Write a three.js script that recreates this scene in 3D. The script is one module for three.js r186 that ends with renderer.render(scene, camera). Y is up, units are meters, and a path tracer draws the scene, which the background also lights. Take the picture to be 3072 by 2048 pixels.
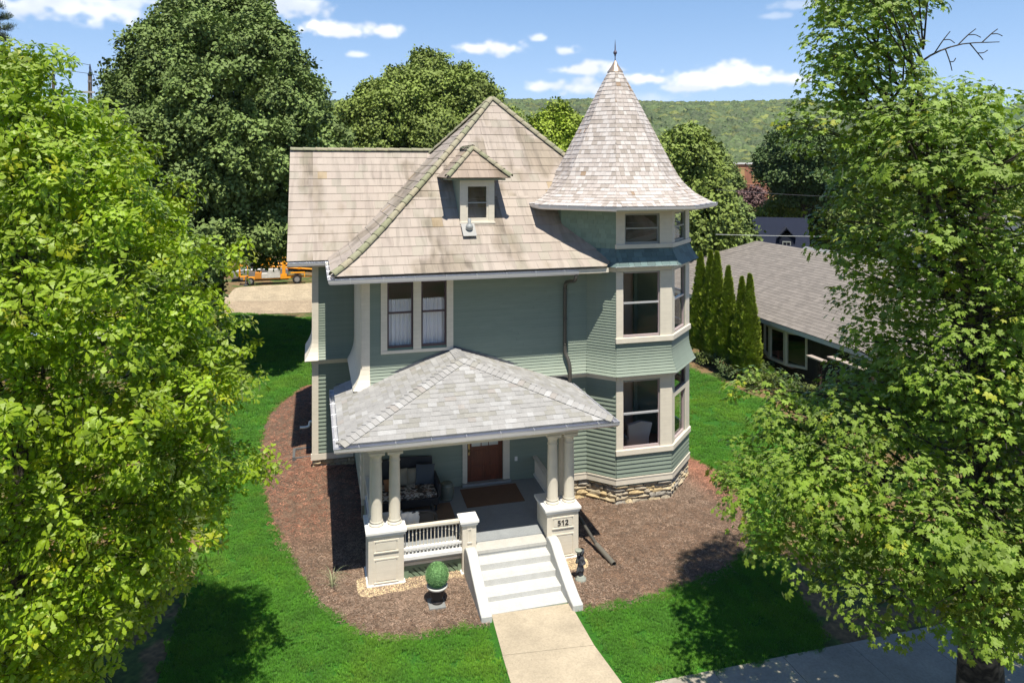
import * as THREE from 'three';
import { mergeGeometries } from 'three/addons/utils/BufferGeometryUtils.js';
import { RoundedBoxGeometry } from 'three/addons/geometries/RoundedBoxGeometry.js';
import { MarchingCubes } from 'three/addons/objects/MarchingCubes.js';
import { TextGeometry } from 'three/addons/geometries/TextGeometry.js';
import { FontLoader } from 'three/addons/loaders/FontLoader.js';

// ------------------------------------------------------------------ camera, sky, sun, exposure
const scene = new THREE.Scene();
const YAW = THREE.MathUtils.degToRad(15.2);
const camera = new THREE.PerspectiveCamera(2 * Math.atan(1024 / 2200) * 180 / Math.PI, 1.5, 0.1, 6000);
camera.position.set(0, 9.5, 0);
camera.lookAt(Math.sin(YAW), 9.5, -Math.cos(YAW));
camera.setViewOffset(3072, 2048, 0, 524, 3072, 2048);          // a level camera with a falling front: verticals stay parallel
const renderer = new THREE.WebGLRenderer({ antialias: true });
renderer.setSize(1024, 682);
renderer.toneMapping = THREE.LinearToneMapping;
renderer.toneMappingExposure = 1.47;
renderer.shadowMap.enabled = true;
const SUN_DIR = new THREE.Vector3(-0.02, 2.55, 1).normalize();
const sun = new THREE.DirectionalLight(new THREE.Color(1, 0.935, 0.81), 5);
sun.position.copy(SUN_DIR).multiplyScalar(120).add(new THREE.Vector3(5, 0, -25));
sun.target.position.set(5, 0, -25);
sun.castShadow = true;
sun.shadow.mapSize.set(4096, 4096);
Object.assign(sun.shadow.camera, { left: -70, right: 70, top: 70, bottom: -70, near: 1, far: 300 });
scene.add(sun, sun.target);

function rng(seed) { let a = seed >>> 0; return () => { a = (a + 0x6D2B79F5) | 0; let t = Math.imul(a ^ (a >>> 15), 1 | a); t = (t + Math.imul(t ^ (t >>> 7), 61 | t)) ^ t; return ((t ^ (t >>> 14)) >>> 0) / 4294967296; }; }
const lerp = (a, b, t) => a + (b - a) * t, clamp = (x, a = 0, b = 1) => Math.min(b, Math.max(a, x));
const smooth = (a, b, x) => { const t = clamp((x - a) / (b - a)); return t * t * (3 - 2 * t); };
function hash2(x, y) { let h = Math.imul(x | 0, 374761393) ^ Math.imul(y | 0, 668265263); h = Math.imul(h ^ (h >>> 13), 1274126177); return ((h ^ (h >>> 16)) >>> 0) / 4294967296; }
function vnoise(x, y, per = 0) {                                   // value noise, tiling every `per` cells if given
  const xi = Math.floor(x), yi = Math.floor(y), fx = x - xi, fy = y - yi, u = fx * fx * (3 - 2 * fx), v = fy * fy * (3 - 2 * fy);
  const w = per ? (n) => ((n % per) + per) % per : (n) => n;
  const a = hash2(w(xi), w(yi)), b = hash2(w(xi + 1), w(yi)), c = hash2(w(xi), w(yi + 1)), d = hash2(w(xi + 1), w(yi + 1));
  return lerp(lerp(a, b, u), lerp(c, d, u), v);
}
function fbm(x, y, oct = 4, per = 0) { let s = 0, a = 0.5, n = 0; for (let i = 0; i < oct; i++) { s += a * vnoise(x, y, per); n += a; x *= 2; y *= 2; per *= 2; a *= 0.5; } return s / n; }

{ // the sky: clear summer blue, paler at the horizon, with low fair-weather cumulus all round
  const W = 3072, H = 1536, data = new Float32Array(W * H * 4);
  const r = rng(77), clouds = [];
  const pix = (px, py, w, h, a = 1) => {
    const az = YAW + Math.atan((px - 1536) / 2200), dist = Math.hypot(2200, px - 1536), el = Math.atan((500 - py) / dist);
    clouds.push([az, el, w / dist * 1.25, h / dist * 1.35, a]);
  };
  pix(220, 20, 200, 75, 0.75); pix(330, 10, 150, 60, 0.6); pix(120, 0, 80, 40, 0.5); pix(860, 15, 130, 60, 0.7); pix(1000, 92, 95, 30); pix(1140, 96, 62, 26); pix(960, 84, 60, 22); pix(1475, 150, 100, 26); pix(1440, 150, 60, 18); pix(1615, 118, 50, 12, 0.7); pix(1700, 158, 52, 14, 0.75);
  pix(1075, 167, 40, 8, 0.7); pix(1780, 212, 115, 22); pix(1720, 218, 60, 14); pix(1640, 262, 75, 18, 0.85); pix(1765, 268, 70, 26, 0.85); pix(1950, 238, 95, 20); pix(2080, 238, 110, 28); pix(2200, 228, 120, 44); pix(2290, 240, 110, 28); pix(2140, 252, 120, 22); pix(2060, 268, 70, 12, 0.8); pix(2560, 2, 60, 6, 0.5);
  pix(2400, 20, 130, 16, 0.35); pix(2330, 50, 70, 12, 0.3); pix(1920, 300, 160, 16, 0.35);
  for (let k = 0; k < 90; k++) {
    const az = r() * 6.283, el = 0.05 + r() * r() * 0.5, w = 0.03 + r() * 0.07;
    let da = Math.abs(((az - YAW + 9.4248) % 6.2832) - 3.1416); if (da < 0.75) continue;
    for (let j = 0; j < 4; j++) clouds.push([az + (r() - 0.5) * w * 2, el + (r() - 0.4) * 0.02, w * (0.4 + r() * 0.6), (0.008 + r() * 0.014), 0.7 + r() * 0.3]);
  }
  const cover = new Float32Array(W * H), shade = new Float32Array(W * H);
  for (const [az, el, w, h, a] of clouds) {
    const x0 = Math.floor(((az - w * 2) / 6.28318 + 0.25 + 1) * W), x1 = Math.ceil(((az + w * 2) / 6.28318 + 0.25 + 1) * W);
    const y0 = Math.max(H / 2, Math.floor((el - h * 2) / Math.PI * H + H / 2)), y1 = Math.min(H - 1, Math.ceil((el + h * 2.4) / Math.PI * H + H / 2));
    for (let y = y0; y <= y1; y++) for (let x = x0; x <= x1; x++) {
      const A = (x / W - 1 - 0.25) * 6.28318, E = (y - H / 2) / H * Math.PI;
      const dx = (A - az) / w, dyr = (E - el) / h, dy = dyr < 0 ? dyr * 1.5 : dyr * 0.95;
      const n = fbm(A * 60 + 13, E * 95 + el * 400, 5), n2 = fbm(A * 22 + 5, E * 40 + 70, 3);
      const f = 1 - Math.sqrt(dx * dx + dy * dy) + (n - 0.5) * 1.3 + (n2 - 0.5) * 0.6 - 0.12;
      const c = smooth(0.02, 0.62, f) * a, i = y * W + ((x % W) + W) % W;
      if (c > cover[i]) { shade[i] = smooth(0.38, 0.72, n2 * 0.6 + fbm(A * 34 + 3, E * 60 + 9, 3) * 0.4) * 0.8; cover[i] = c; }
    }
  }
  for (let y = 0; y < H; y++) {
    const E = (y + 0.5 - H / 2) / H * Math.PI, s = Math.max(0, Math.sin(E));
    const g = Math.pow(1 - s, 9), g2 = Math.pow(1 - s, 2.4);
    const base = [lerp(lerp(0.05, 0.34, g2), 0.70, g), lerp(lerp(0.13, 0.62, g2), 0.84, g), lerp(lerp(0.36, 1.02, g2), 1.02, g)];
    for (let x = 0; x < W; x++) {
      const i = y * W + x, o = i * 4, c = cover[i], sh = shade[i];
      const white = [lerp(1.12, 0.80, sh), lerp(1.12, 0.84, sh), lerp(1.12, 0.92, sh)];
      for (let k = 0; k < 3; k++) data[o + k] = E < 0 ? [0.20, 0.24, 0.16][k] : lerp(base[k], white[k], c);
      data[o + 3] = 1;
    }
  }
  const t = new THREE.DataTexture(data, W, H, THREE.RGBAFormat, THREE.FloatType);
  t.mapping = THREE.EquirectangularReflectionMapping; t.magFilter = t.minFilter = THREE.LinearFilter; t.needsUpdate = true;
  scene.background = t; scene.environment = t;
  scene.backgroundIntensity = 0.78; scene.environmentIntensity = 0.78;
}

// ------------------------------------------------------------------ helpers
const V3 = (x, y, z) => new THREE.Vector3(x, y, z);
const lin = (r, g, b) => new THREE.Color().setRGB(r, g, b);
const std = (c, rough = 0.8, o = {}) => new THREE.MeshStandardMaterial({ color: Array.isArray(c) ? lin(...c) : c, roughness: rough, ...o });
const taken = new Map();
function numbered(name) { const n = taken.get(name) || 0; taken.set(name, n + 1); return n ? `${name}_${String(n).padStart(3, '0')}` : name; }
const baseOf = new WeakMap();
function tag(o, label, category, group, kind) { if (label) o.userData.label = label; if (category) o.userData.category = category; if (group) o.userData.group = group; if (kind) o.userData.kind = kind; return o; }
function thing(name, label, category, [x, y, z] = [0, 0, 0], group) {
  const g = new THREE.Group(); g.name = numbered(name); g.position.set(x, y, z); scene.add(g); baseOf.set(g, V3(x, y, z));
  return tag(g, label, category, group);
}
function rootOf(o) { while (o.parent && o.parent !== scene) o = o.parent; return o; }
function mesh(name, geo, mat) { const m = new THREE.Mesh(geo, mat); m.name = name; m.castShadow = m.receiveShadow = true; return m; }
function part(parent, name, geo, mat) {                             // geometry in world coordinates (unless the root was built at its own origin)
  const b = baseOf.get(rootOf(parent)); if (b && !geo.userData.local) geo.translate(-b.x, -b.y, -b.z);
  const m = mesh(name, geo, mat); parent.add(m); return m;
}
function top(name, geo, mat, label, category, group, kind) { const m = mesh(numbered(name), geo, mat); scene.add(m); return tag(m, label, category, group, kind); }
function box(x0, x1, y0, y1, z0, z1) { const g = new THREE.BoxGeometry(x1 - x0, y1 - y0, z1 - z0); g.translate((x0 + x1) / 2, (y0 + y1) / 2, (z0 + z1) / 2); return uvm(g); }
function rbox(x0, x1, y0, y1, z0, z1, r = 0.008, s = 2) { const g = new RoundedBoxGeometry(x1 - x0, y1 - y0, z1 - z0, s, Math.min(r, (x1 - x0) / 2.1, (y1 - y0) / 2.1, (z1 - z0) / 2.1)); g.translate((x0 + x1) / 2, (y0 + y1) / 2, (z0 + z1) / 2); return uvm(g); }
function uvm(g, s = 1) {                                            // uv in metres from the dominant side of each normal
  const p = g.attributes.position, n = g.attributes.normal, uv = new Float32Array(p.count * 2);
  for (let i = 0; i < p.count; i++) {
    const ax = Math.abs(n.getX(i)), ay = Math.abs(n.getY(i)), az = Math.abs(n.getZ(i));
    if (ay >= ax && ay >= az) { uv[2 * i] = p.getX(i) * s; uv[2 * i + 1] = p.getZ(i) * s; } else if (ax >= az) { uv[2 * i] = p.getZ(i) * s; uv[2 * i + 1] = p.getY(i) * s; } else { uv[2 * i] = p.getX(i) * s; uv[2 * i + 1] = p.getY(i) * s; }
  }
  g.setAttribute('uv', new THREE.BufferAttribute(uv, 2)); return g;
}
function soup(pos, col) {                                           // flat-shaded triangles
  const g = new THREE.BufferGeometry(); g.setAttribute('position', new THREE.Float32BufferAttribute(pos, 3)); g.computeVertexNormals();
  if (col) { const c = new Float32Array(pos.length); for (let i = 0; i < pos.length; i += 3) c.set(col, i); g.setAttribute('color', new THREE.BufferAttribute(c, 3)); }
  return uvm(g);
}
function polyPrism(pts, n, t) {                                     // a planar polygon of Vector3 with outward normal n, thickened by t behind it
  const pos = [], q = pts.map((p) => p.clone().addScaledVector(n, -t)), P = (a) => pos.push(a.x, a.y, a.z);
  for (let i = 1; i < pts.length - 1; i++) { P(pts[0]); P(pts[i]); P(pts[i + 1]); P(q[0]); P(q[i + 1]); P(q[i]); }
  for (let i = 0; i < pts.length; i++) { const j = (i + 1) % pts.length; P(pts[i]); P(q[i]); P(q[j]); P(pts[i]); P(q[j]); P(pts[j]); }
  return soup(pos);
}
function orient(g, a, b) {                                          // geometry along +y of length 1 -> from a to b
  const d = b.clone().sub(a), L = d.length(); g.scale(1, L, 1); g.applyQuaternion(new THREE.Quaternion().setFromUnitVectors(V3(0, 1, 0), d.normalize())); g.translate(a.x, a.y, a.z); return g;
}
function rod(a, b, r0, r1 = r0, n = 10) { const g = new THREE.CylinderGeometry(r1, r0, 1, n); g.translate(0, 0.5, 0); return orient(g, a, b); }
function tube(pts, r, seg = 24, n = 8, closed = false) { return new THREE.TubeGeometry(new THREE.CatmullRomCurve3(pts, closed), seg, r, n, closed); }
function taperTube(pts, r0, r1, seg = 14, n = 9, wob = 0.06, seed = 1) {
  const c = new THREE.CatmullRomCurve3(pts), g = new THREE.TubeGeometry(c, seg, 1, n, false), p = g.attributes.position, r = rng(seed), ph = r() * 6;
  for (let i = 0; i <= seg; i++) { const o = c.getPointAt(i / seg), rad = lerp(r0, r1, Math.pow(i / seg, 0.8)); for (let j = 0; j <= n; j++) { const k = i * (n + 1) + j, w = rad * (1 + wob * Math.sin(j / n * 12.566 + ph + i * 0.7)); p.setXYZ(k, o.x + (p.getX(k) - o.x) * w, o.y + (p.getY(k) - o.y) * w, o.z + (p.getZ(k) - o.z) * w); } }
  g.computeVertexNormals(); return g;
}
function lathe(prof, n = 20) { return new THREE.LatheGeometry(prof.map(([r, y]) => new THREE.Vector2(r, y)), n); }
function merge(list) { return mergeGeometries(list.map((g) => { const h = g.index ? g.toNonIndexed() : g; for (const k of Object.keys(h.attributes)) if (!['position', 'normal', 'uv', 'color'].includes(k)) h.deleteAttribute(k); return h; })); }
function dataTex(S, fn, srgb = true, T = S) {                       // fn(u, v in 0..1) -> [r, g, b] 0..1
  const d = new Uint8Array(S * T * 4);
  for (let y = 0; y < T; y++) for (let x = 0; x < S; x++) { const c = fn(x / S, y / T), o = (y * S + x) * 4; d[o] = clamp(c[0]) * 255; d[o + 1] = clamp(c[1]) * 255; d[o + 2] = clamp(c[2]) * 255; d[o + 3] = 255; }
  const t = new THREE.DataTexture(d, S, T); t.wrapS = t.wrapT = THREE.RepeatWrapping; t.magFilter = THREE.LinearFilter; t.minFilter = THREE.LinearMipmapLinearFilter; t.generateMipmaps = true; if (srgb) t.colorSpace = THREE.SRGBColorSpace; t.needsUpdate = true; return t;
}
function rep(t, k, m = k) { const c = t.clone(); c.repeat.set(k, m); c.needsUpdate = true; return c; }
const grey = (v) => [v, v, v];
const T = {
  speck: dataTex(256, (u, v) => grey(0.90 + 0.10 * fbm(u * 64, v * 64, 2, 64) + 0.08 * (fbm(u * 6, v * 6, 3, 6) - 0.5)), true),
  blotch: dataTex(256, (u, v) => { const n = fbm(u * 5, v * 5, 5, 5); return grey(0.80 + 0.28 * n); }, true),
  paint: dataTex(256, (u, v) => { const n = fbm(u * 3, v * 40, 3, 0) * 0.5 + fbm(u * 8, v * 8, 4, 8) * 0.5; return grey(0.93 + 0.10 * n); }, true),
  bump: dataTex(256, (u, v) => grey(fbm(u * 48, v * 48, 3, 48)), false),
  streak: dataTex(512, (u, v) => { const n = fbm(u * 6, v * 4, 5, 0), s = fbm(u * 40 + 3 * n, v * 5, 3, 0), b = smooth(0.46, 0.66, n), k = 1.0 - 0.17 * b * (0.4 + s) - 0.08 * smooth(0.5, 0.8, s); return [k, k * (1 - 0.01 * b), k * (1 - 0.05 * b)]; }),
  bark: dataTex(256, (u, v) => { const n = fbm(u * 22 + 1.5 * fbm(u * 8, v * 8, 2, 8), v * 5, 4, 0), m = Math.abs(n - 0.5) * 4; return grey(0.35 + 0.6 * clamp(m)); }, true),
};

// ------------------------------------------------------------------ materials
const M = {
  cream: std([0.70, 0.645, 0.54], 0.6, { map: T.paint }), white: std([0.80, 0.79, 0.76], 0.65, { map: T.paint }),
  whiteMetal: std([0.74, 0.76, 0.80], 0.3, { metalness: 0.55 }), gutter: std([0.60, 0.61, 0.66], 0.3, { metalness: 0.4 }), skirtWood: std([0.20, 0.25, 0.17], 0.8),
  siding: [[0.228, 0.280, 0.226], [0.220, 0.271, 0.219], [0.238, 0.288, 0.232], [0.225, 0.274, 0.224]].map((c) => std(c, 0.62, { map: T.paint })),
  sidingBack: std([0.19, 0.265, 0.205], 0.8), soffit: std([0.55, 0.50, 0.40], 0.7),
  sash: std([0.075, 0.045, 0.055], 0.45), sashGrey: std([0.30, 0.31, 0.29], 0.5), sashPink: std([0.40, 0.33, 0.33], 0.45),
  glass: new THREE.MeshPhysicalMaterial({ color: 0xffffff, roughness: 0.02, transmission: 1, thickness: 0, ior: 1.5, specularIntensity: 1 }),
  room: std([0.34, 0.20, 0.13], 0.9), roomPale: std([0.62, 0.48, 0.36], 0.9), curtain: std([0.74, 0.75, 0.80], 0.95),
  tileWear: std([1, 1, 1], 0.85, { vertexColors: true, map: rep(T.streak, 0.19), bumpMap: T.bump, bumpScale: 0.002 }),
  shingle: std([1, 1, 1], 0.9, { vertexColors: true, map: T.speck, bumpMap: T.bump, bumpScale: 0.003 }),
  paintShingle: std([1, 1, 1], 0.7, { vertexColors: true, map: T.paint }),
  deck: std([0.16, 0.14, 0.12], 0.95), deckPale: std([0.42, 0.37, 0.31], 0.95),
  mossTile: [[0.29, 0.285, 0.19], [0.33, 0.305, 0.215], [0.26, 0.265, 0.165], [0.35, 0.315, 0.22]].map((c) => std(c, 0.9, { map: T.blotch })),
  copper: std([0.42, 0.33, 0.25], 0.4, { metalness: 0.5 }), finial: std([0.09, 0.08, 0.12], 0.5), flash: std([0.10, 0.11, 0.13], 0.5, { metalness: 0.4 }), lead: std([0.36, 0.38, 0.38], 0.6, { metalness: 0.3 }),
  downspout: std([0.085, 0.08, 0.07], 0.4, { metalness: 0.3 }),
  floor: std([0.30, 0.32, 0.335], 0.5, { map: T.speck }), concreteWhite: std([0.56, 0.56, 0.535], 0.75, { map: T.speck }), stepRiser: std([0.52, 0.51, 0.475], 0.75, { map: T.speck }),
  greenTrim: std([0.17, 0.24, 0.155], 0.7), soil: std([0.16, 0.12, 0.09], 1),
  doorWood: std([0.17, 0.05, 0.025], 0.4, { map: dataTex(256, (u, v) => { const n = fbm(u * 30, v * 3, 4); return [0.7 + 0.35 * n, 0.7 + 0.3 * n, 0.7 + 0.3 * n]; }) }),
  brass: std([0.35, 0.26, 0.12], 0.35, { metalness: 0.8 }),
};

// ------------------------------------------------------------------ the house
const house = thing('house', 'sage green clapboard house with round shingled corner tower and front porch', 'house', [5, 0, -22]);
const ZW = -19.69, ZG = -23.1, TC = [9.05, -21.1], AP = 2.05, T22 = Math.tan(Math.PI / 8);
const face = (cx, cz, phi) => ({ cx, cz, phi, n: V3(Math.sin(phi), 0, Math.cos(phi)), t: V3(Math.cos(phi), 0, -Math.sin(phi)) });
const towerFace = (phi) => face(TC[0] + Math.sin(phi) * AP, TC[1] + Math.cos(phi) * AP, phi);
const F_MAIN = face(0, ZW, 0), F_WING = face(0, ZG, 0), F_TL = towerFace(-Math.PI / 4), F_TF = towerFace(0), F_TR = towerFace(Math.PI / 4), F_TE = towerFace(Math.PI / 2), F_SIDE = face(1.25, 0, -Math.PI / 2);
function fbox(f, u0, u1, y0, y1, d0, d1, r = 0) { const g = r ? rbox(u0, u1, y0, y1, d0, d1, r) : box(u0, u1, y0, y1, d0, d1); g.rotateY(f.phi); g.translate(f.cx, 0, f.cz); return g; }
function panels(f, u0, u1, y0, y1, holes, d0, d1) {                 // a wall cut round its openings
  const list = [], hs = holes.filter((h) => h[1] > u0 && h[0] < u1 && h[3] > y0 && h[2] < y1);
  const us = [u0, u1, ...hs.flatMap((h) => [h[0], h[1]])].filter((u) => u >= u0 && u <= u1).sort((a, b) => a - b);
  for (let i = 0; i < us.length - 1; i++) {
    const a = us[i], b = us[i + 1], m = (a + b) / 2; if (b - a < 1e-4) continue;
    let y = y0; for (const h of hs.filter((h) => h[0] < m && h[1] > m).sort((p, q) => p[2] - q[2])) { if (h[2] > y + 1e-4) list.push(fbox(f, a, b, y, Math.min(h[2], y1), d0, d1)); y = Math.max(y, h[3]); }
    if (y < y1 - 1e-4) list.push(fbox(f, a, b, y, y1, d0, d1));
  }
  return merge(list);
}
const wedges = new Map();
function wedge(exp) {
  const k = exp.toFixed(3); if (wedges.has(k)) return wedges.get(k);
  const h = exp + 0.01, t = exp > 0.1 ? 0.034 : 0.024, s = 0.004, pos = [];
  const q = (a, b, c, d) => { for (const p of [a, b, c, a, c, d]) pos.push(...p); };
  const A = (x) => [[x, 0, 0], [x, 0, t], [x, h, s], [x, h, 0]], L = A(0), R = A(1);
  q(L[1], R[1], R[2], L[2]); q(L[0], R[0], R[1], L[1]); q(L[2], R[2], R[3], L[3]); q(L[0], L[1], L[2], L[3]); q(R[1], R[0], R[3], R[2]);
  const g = soup(pos); g.userData.local = true; wedges.set(k, g); return g;
}
const rb = rng(5);
function clap(parent, f, u0, u1, y0, y1, exp, holes = [], off = () => 0, k0 = 0, k1 = 0) {   // lapped boards, one mesh each
  const n = Math.round((y1 - y0) / exp), e = (y1 - y0) / n, g = wedge(e), b = baseOf.get(house);
  for (let i = 0; i < n; i++) {
    const y = y0 + i * e, o = off(y), sl = (off(y + e) - o) / e, m = y + e * 0.5;
    let spans = [[u0 - k0 * o, u1 + k1 * o]];
    for (const h of holes) if (h[2] < m && h[3] > m) spans = spans.flatMap(([a, c]) => h[1] <= a || h[0] >= c ? [[a, c]] : [[a, h[0]], [h[1], c]].filter(([p, q]) => q - p > 0.01));
    spans = spans.flatMap(([a, c]) => { if (c - a < 3) return [[a, c]]; const m2 = lerp(a, c, 0.25 + 0.5 * rb()); return [[a, m2 - 0.0015], [m2 + 0.0015, c]]; });
    for (const [a, c] of spans) {
      const bd = mesh('clapboard', g, M.siding[Math.floor(rb() * 4)]);
      bd.position.set(f.cx + f.t.x * a + f.n.x * o - b.x, y - b.y, f.cz + f.t.z * a + f.n.z * o - b.z);
      bd.rotation.set(Math.atan(sl), f.phi, 0, 'YXZ'); bd.scale.set(c - a, Math.hypot(1, sl), 1); parent.add(bd);
    }
  }
}
// tiles laid on a slope. prof: [distance from the ridge line, height], eave first
function slopeAt(prof) { const L = [0]; for (let i = 1; i < prof.length; i++) L.push(L[i - 1] + Math.hypot(prof[i][0] - prof[i - 1][0], prof[i][1] - prof[i - 1][1])); return { len: L[L.length - 1], at(v) { v = clamp(v, 0, L[L.length - 1]); let i = 1; while (i < L.length - 1 && L[i] < v) i++; const t = (v - L[i - 1]) / (L[i] - L[i - 1] || 1); return [lerp(prof[i - 1][0], prof[i][0], t), lerp(prof[i - 1][1], prof[i][1], t)]; } }; }
function clipPoly(poly, f) { const out = []; for (let i = 0; i < poly.length; i++) { const p = poly[i], q = poly[(i + 1) % poly.length], a = f(p), b = f(q); if (a >= 0) out.push(p); if ((a >= 0) !== (b >= 0)) { const t = a / (a - b); out.push([lerp(p[0], q[0], t), lerp(p[1], q[1], t)]); } } return out; }
function layTiles(o) {
  const S = slopeAt(o.prof), n = Math.max(1, Math.round(S.len / o.exp)), e = S.len / n, r = rng(o.seed || 1);
  const out = V3(o.out[0], 0, o.out[1]), tan = V3(o.tan[0], 0, o.tan[1]);
  const P = (u, a, y) => V3(o.O[0] + out.x * a + tan.x * u, y, o.O[1] + out.z * a + tan.z * u);
  for (let i = 0; i < n; i++) {
    const v0 = i * e - (i ? 0 : (o.drip ?? 0.02)), v1 = (i + 1) * e + (i < n - 1 ? e * 0.12 : 0), [a0, y0] = S.at(i * e), [a1, y1] = S.at((i + 1) * e), k = 1 / e;
    const aAt = (v) => a0 + (a1 - a0) * (v - i * e) * k, yAt = (v) => y0 + (y1 - y0) * (v - i * e) * k;
    const up = V3(out.x * (a1 - a0), y1 - y0, out.z * (a1 - a0)).normalize(), nn = tan.clone().cross(up); if (nn.y < 0 || (Math.abs(nn.y) < 1e-3 && nn.dot(out) < 0)) nn.negate();
    const L0 = o.uL(a0), L1 = o.uL(a1), R0 = o.uR(a0), R1 = o.uR(a1), lo = Math.min(L0, L1), hi = Math.max(R0, R1);
    const Lv = (v) => L0 + (L1 - L0) * (v - i * e) * k, Rv = (v) => R0 + (R1 - R0) * (v - i * e) * k;
    let u = lo - r() * o.w[1];
    if (o.bond) u = lo - (i % 2) * o.w[0] * 0.5 - o.w[0];
    while (u < hi) {
      const w = lerp(o.w[0], o.w[1], r()), jit = (o.jit || 0) * (r() - 0.5), g = o.gap || 0.004;
      let poly = [[u + g / 2, v0 + jit], [u + w - g / 2, v0 + jit], [u + w - g / 2, v1], [u + g / 2, v1]];
      poly = clipPoly(poly, (p) => p[0] - Lv(p[1])); if (poly.length > 2) poly = clipPoly(poly, (p) => Rv(p[1]) - p[0]);
      const tt = o.t * (o.tv ? (r() < o.tv ? 1.75 : 1) : lerp(0.85, 1.2, r()));
      if (poly.length > 2) {
        const area = Math.abs(poly.reduce((s, p, j) => { const q = poly[(j + 1) % poly.length]; return s + p[0] * q[1] - q[0] * p[1]; }, 0)) / 2;
        if (area > 0.0006) {
          const tp = poly.map(([uu, vv]) => P(uu, aAt(vv), yAt(vv)).addScaledVector(nn, lerp(tt, tt * 0.2, clamp((vv - v0) / (v1 - v0))))), bt = poly.map(([uu, vv]) => P(uu, aAt(vv), yAt(vv)).addScaledVector(nn, -0.004));
          const fl = tp[1].clone().sub(tp[0]).cross(tp[2].clone().sub(tp[0])).dot(nn) < 0, pos = [], A = (p) => pos.push(p.x, p.y, p.z), N = tp.length;
          for (let j = 1; j < N - 1; j++) { A(tp[0]); if (fl) { A(tp[j + 1]); A(tp[j]); } else { A(tp[j]); A(tp[j + 1]); } }
          for (let j = 0; j < N; j++) { const m = (j + 1) % N; if (!fl) { A(tp[j]); A(bt[j]); A(bt[m]); A(tp[j]); A(bt[m]); A(tp[m]); } else { A(tp[j]); A(bt[m]); A(bt[j]); A(tp[j]); A(tp[m]); A(bt[m]); } }
          const geo = soup(pos, o.color(r, i / n, u)), c = tp[0];
          if (o.budget && o.budget.n > 0 && (!o.show || o.show(c, area))) { o.budget.n--; part(o.parent, o.name, geo, o.mat); } else o.bucket.push(geo);
        }
      }
      u += w;
    }
  }
}
function underlay(o, drop = 0.012) {
  const pos = [], P = (u, a, y) => [o.O[0] + o.out[0] * a + o.tan[0] * u, y - drop, o.O[1] + o.out[1] * a + o.tan[1] * u];
  for (let i = 0; i < o.prof.length - 1; i++) { const [a, y] = o.prof[i], [c, z] = o.prof[i + 1], A = P(o.uL(a), a, y), B = P(o.uR(a), a, y), C = P(o.uR(c), c, z), D = P(o.uL(c), c, z); pos.push(...A, ...B, ...C, ...A, ...C, ...D); }
  return soup(pos);
}
function flush(parent, name, bucket, mat) { if (bucket.length) { const m = part(parent, name, merge(bucket), mat); m.userData.kind = 'stuff'; } }
function halfTile(a, b, r, up, mat, parent, name, flare = 1.12) {   // one half-round ridge tile from a to b
  const g = new THREE.CylinderGeometry(r, r * flare, 1, 10, 1, true, -Math.PI / 2, Math.PI), d = b.clone().sub(a), L = d.length(); d.normalize();
  const g2 = new THREE.CylinderGeometry(r * 0.86, r * flare * 0.86, 1, 10, 1, true, -Math.PI / 2, Math.PI), m = merge([g, g2]);
  m.translate(0, 0.5, 0); m.scale(1, L, 1);
  const x = d.clone().cross(up).normalize(), z = x.clone().cross(d).normalize(); m.applyMatrix4(new THREE.Matrix4().makeBasis(x.clone(), d, z.clone())); m.translate(a.x, a.y, a.z);
  return part(parent, name, m, mat);
}
function ridgeRun(parent, pts, len, r, up, name = 'ridge_tile') {
  const c = new THREE.CurvePath(); for (let i = 0; i < pts.length - 1; i++) c.add(new THREE.LineCurve3(pts[i], pts[i + 1]));
  const n = Math.round(c.getLength() / len); for (let i = 0; i < n; i++) { const a = c.getPoint(i / n), b = c.getPoint(Math.min(1, (i + 1.12) / n)), d = b.clone().sub(a).normalize(), u = up.clone().addScaledVector(d, -up.dot(d)).normalize(); halfTile(a.addScaledVector(u, 0.012), b, r, u, M.mossTile[Math.floor(rb() * 4)], parent, name); }
}
const PROF = [[5.42, 6.76], [5.19, 6.89], [4.8, 7.15], [4.39, 7.49], [3.95, 7.88], [3.5, 8.32], [3.0, 8.79], [2.5, 9.27], [1.95, 9.81], [1.37, 10.39], [0.76, 11.02], [0.02, 11.80]];
const APEX = [5.88, -24.25];
const mainR = (y) => { for (let i = 1; i < PROF.length; i++) if (y <= PROF[i][1]) { const t = (y - PROF[i - 1][1]) / (PROF[i][1] - PROF[i - 1][1]); return lerp(PROF[i - 1][0], PROF[i][0], t); } return 0; };
const slate = (r) => { const k = 0.84 + 0.09 * r(), w = r(); return w < 0.012 ? [0.38 * k, 0.30 * k, 0.20 * k] : w < 0.2 ? [0.40 * k, 0.34 * k, 0.295 * k] : w < 0.36 ? [0.38 * k, 0.34 * k, 0.285 * k] : [0.42 * k, 0.362 * k, 0.312 * k]; };

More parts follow.
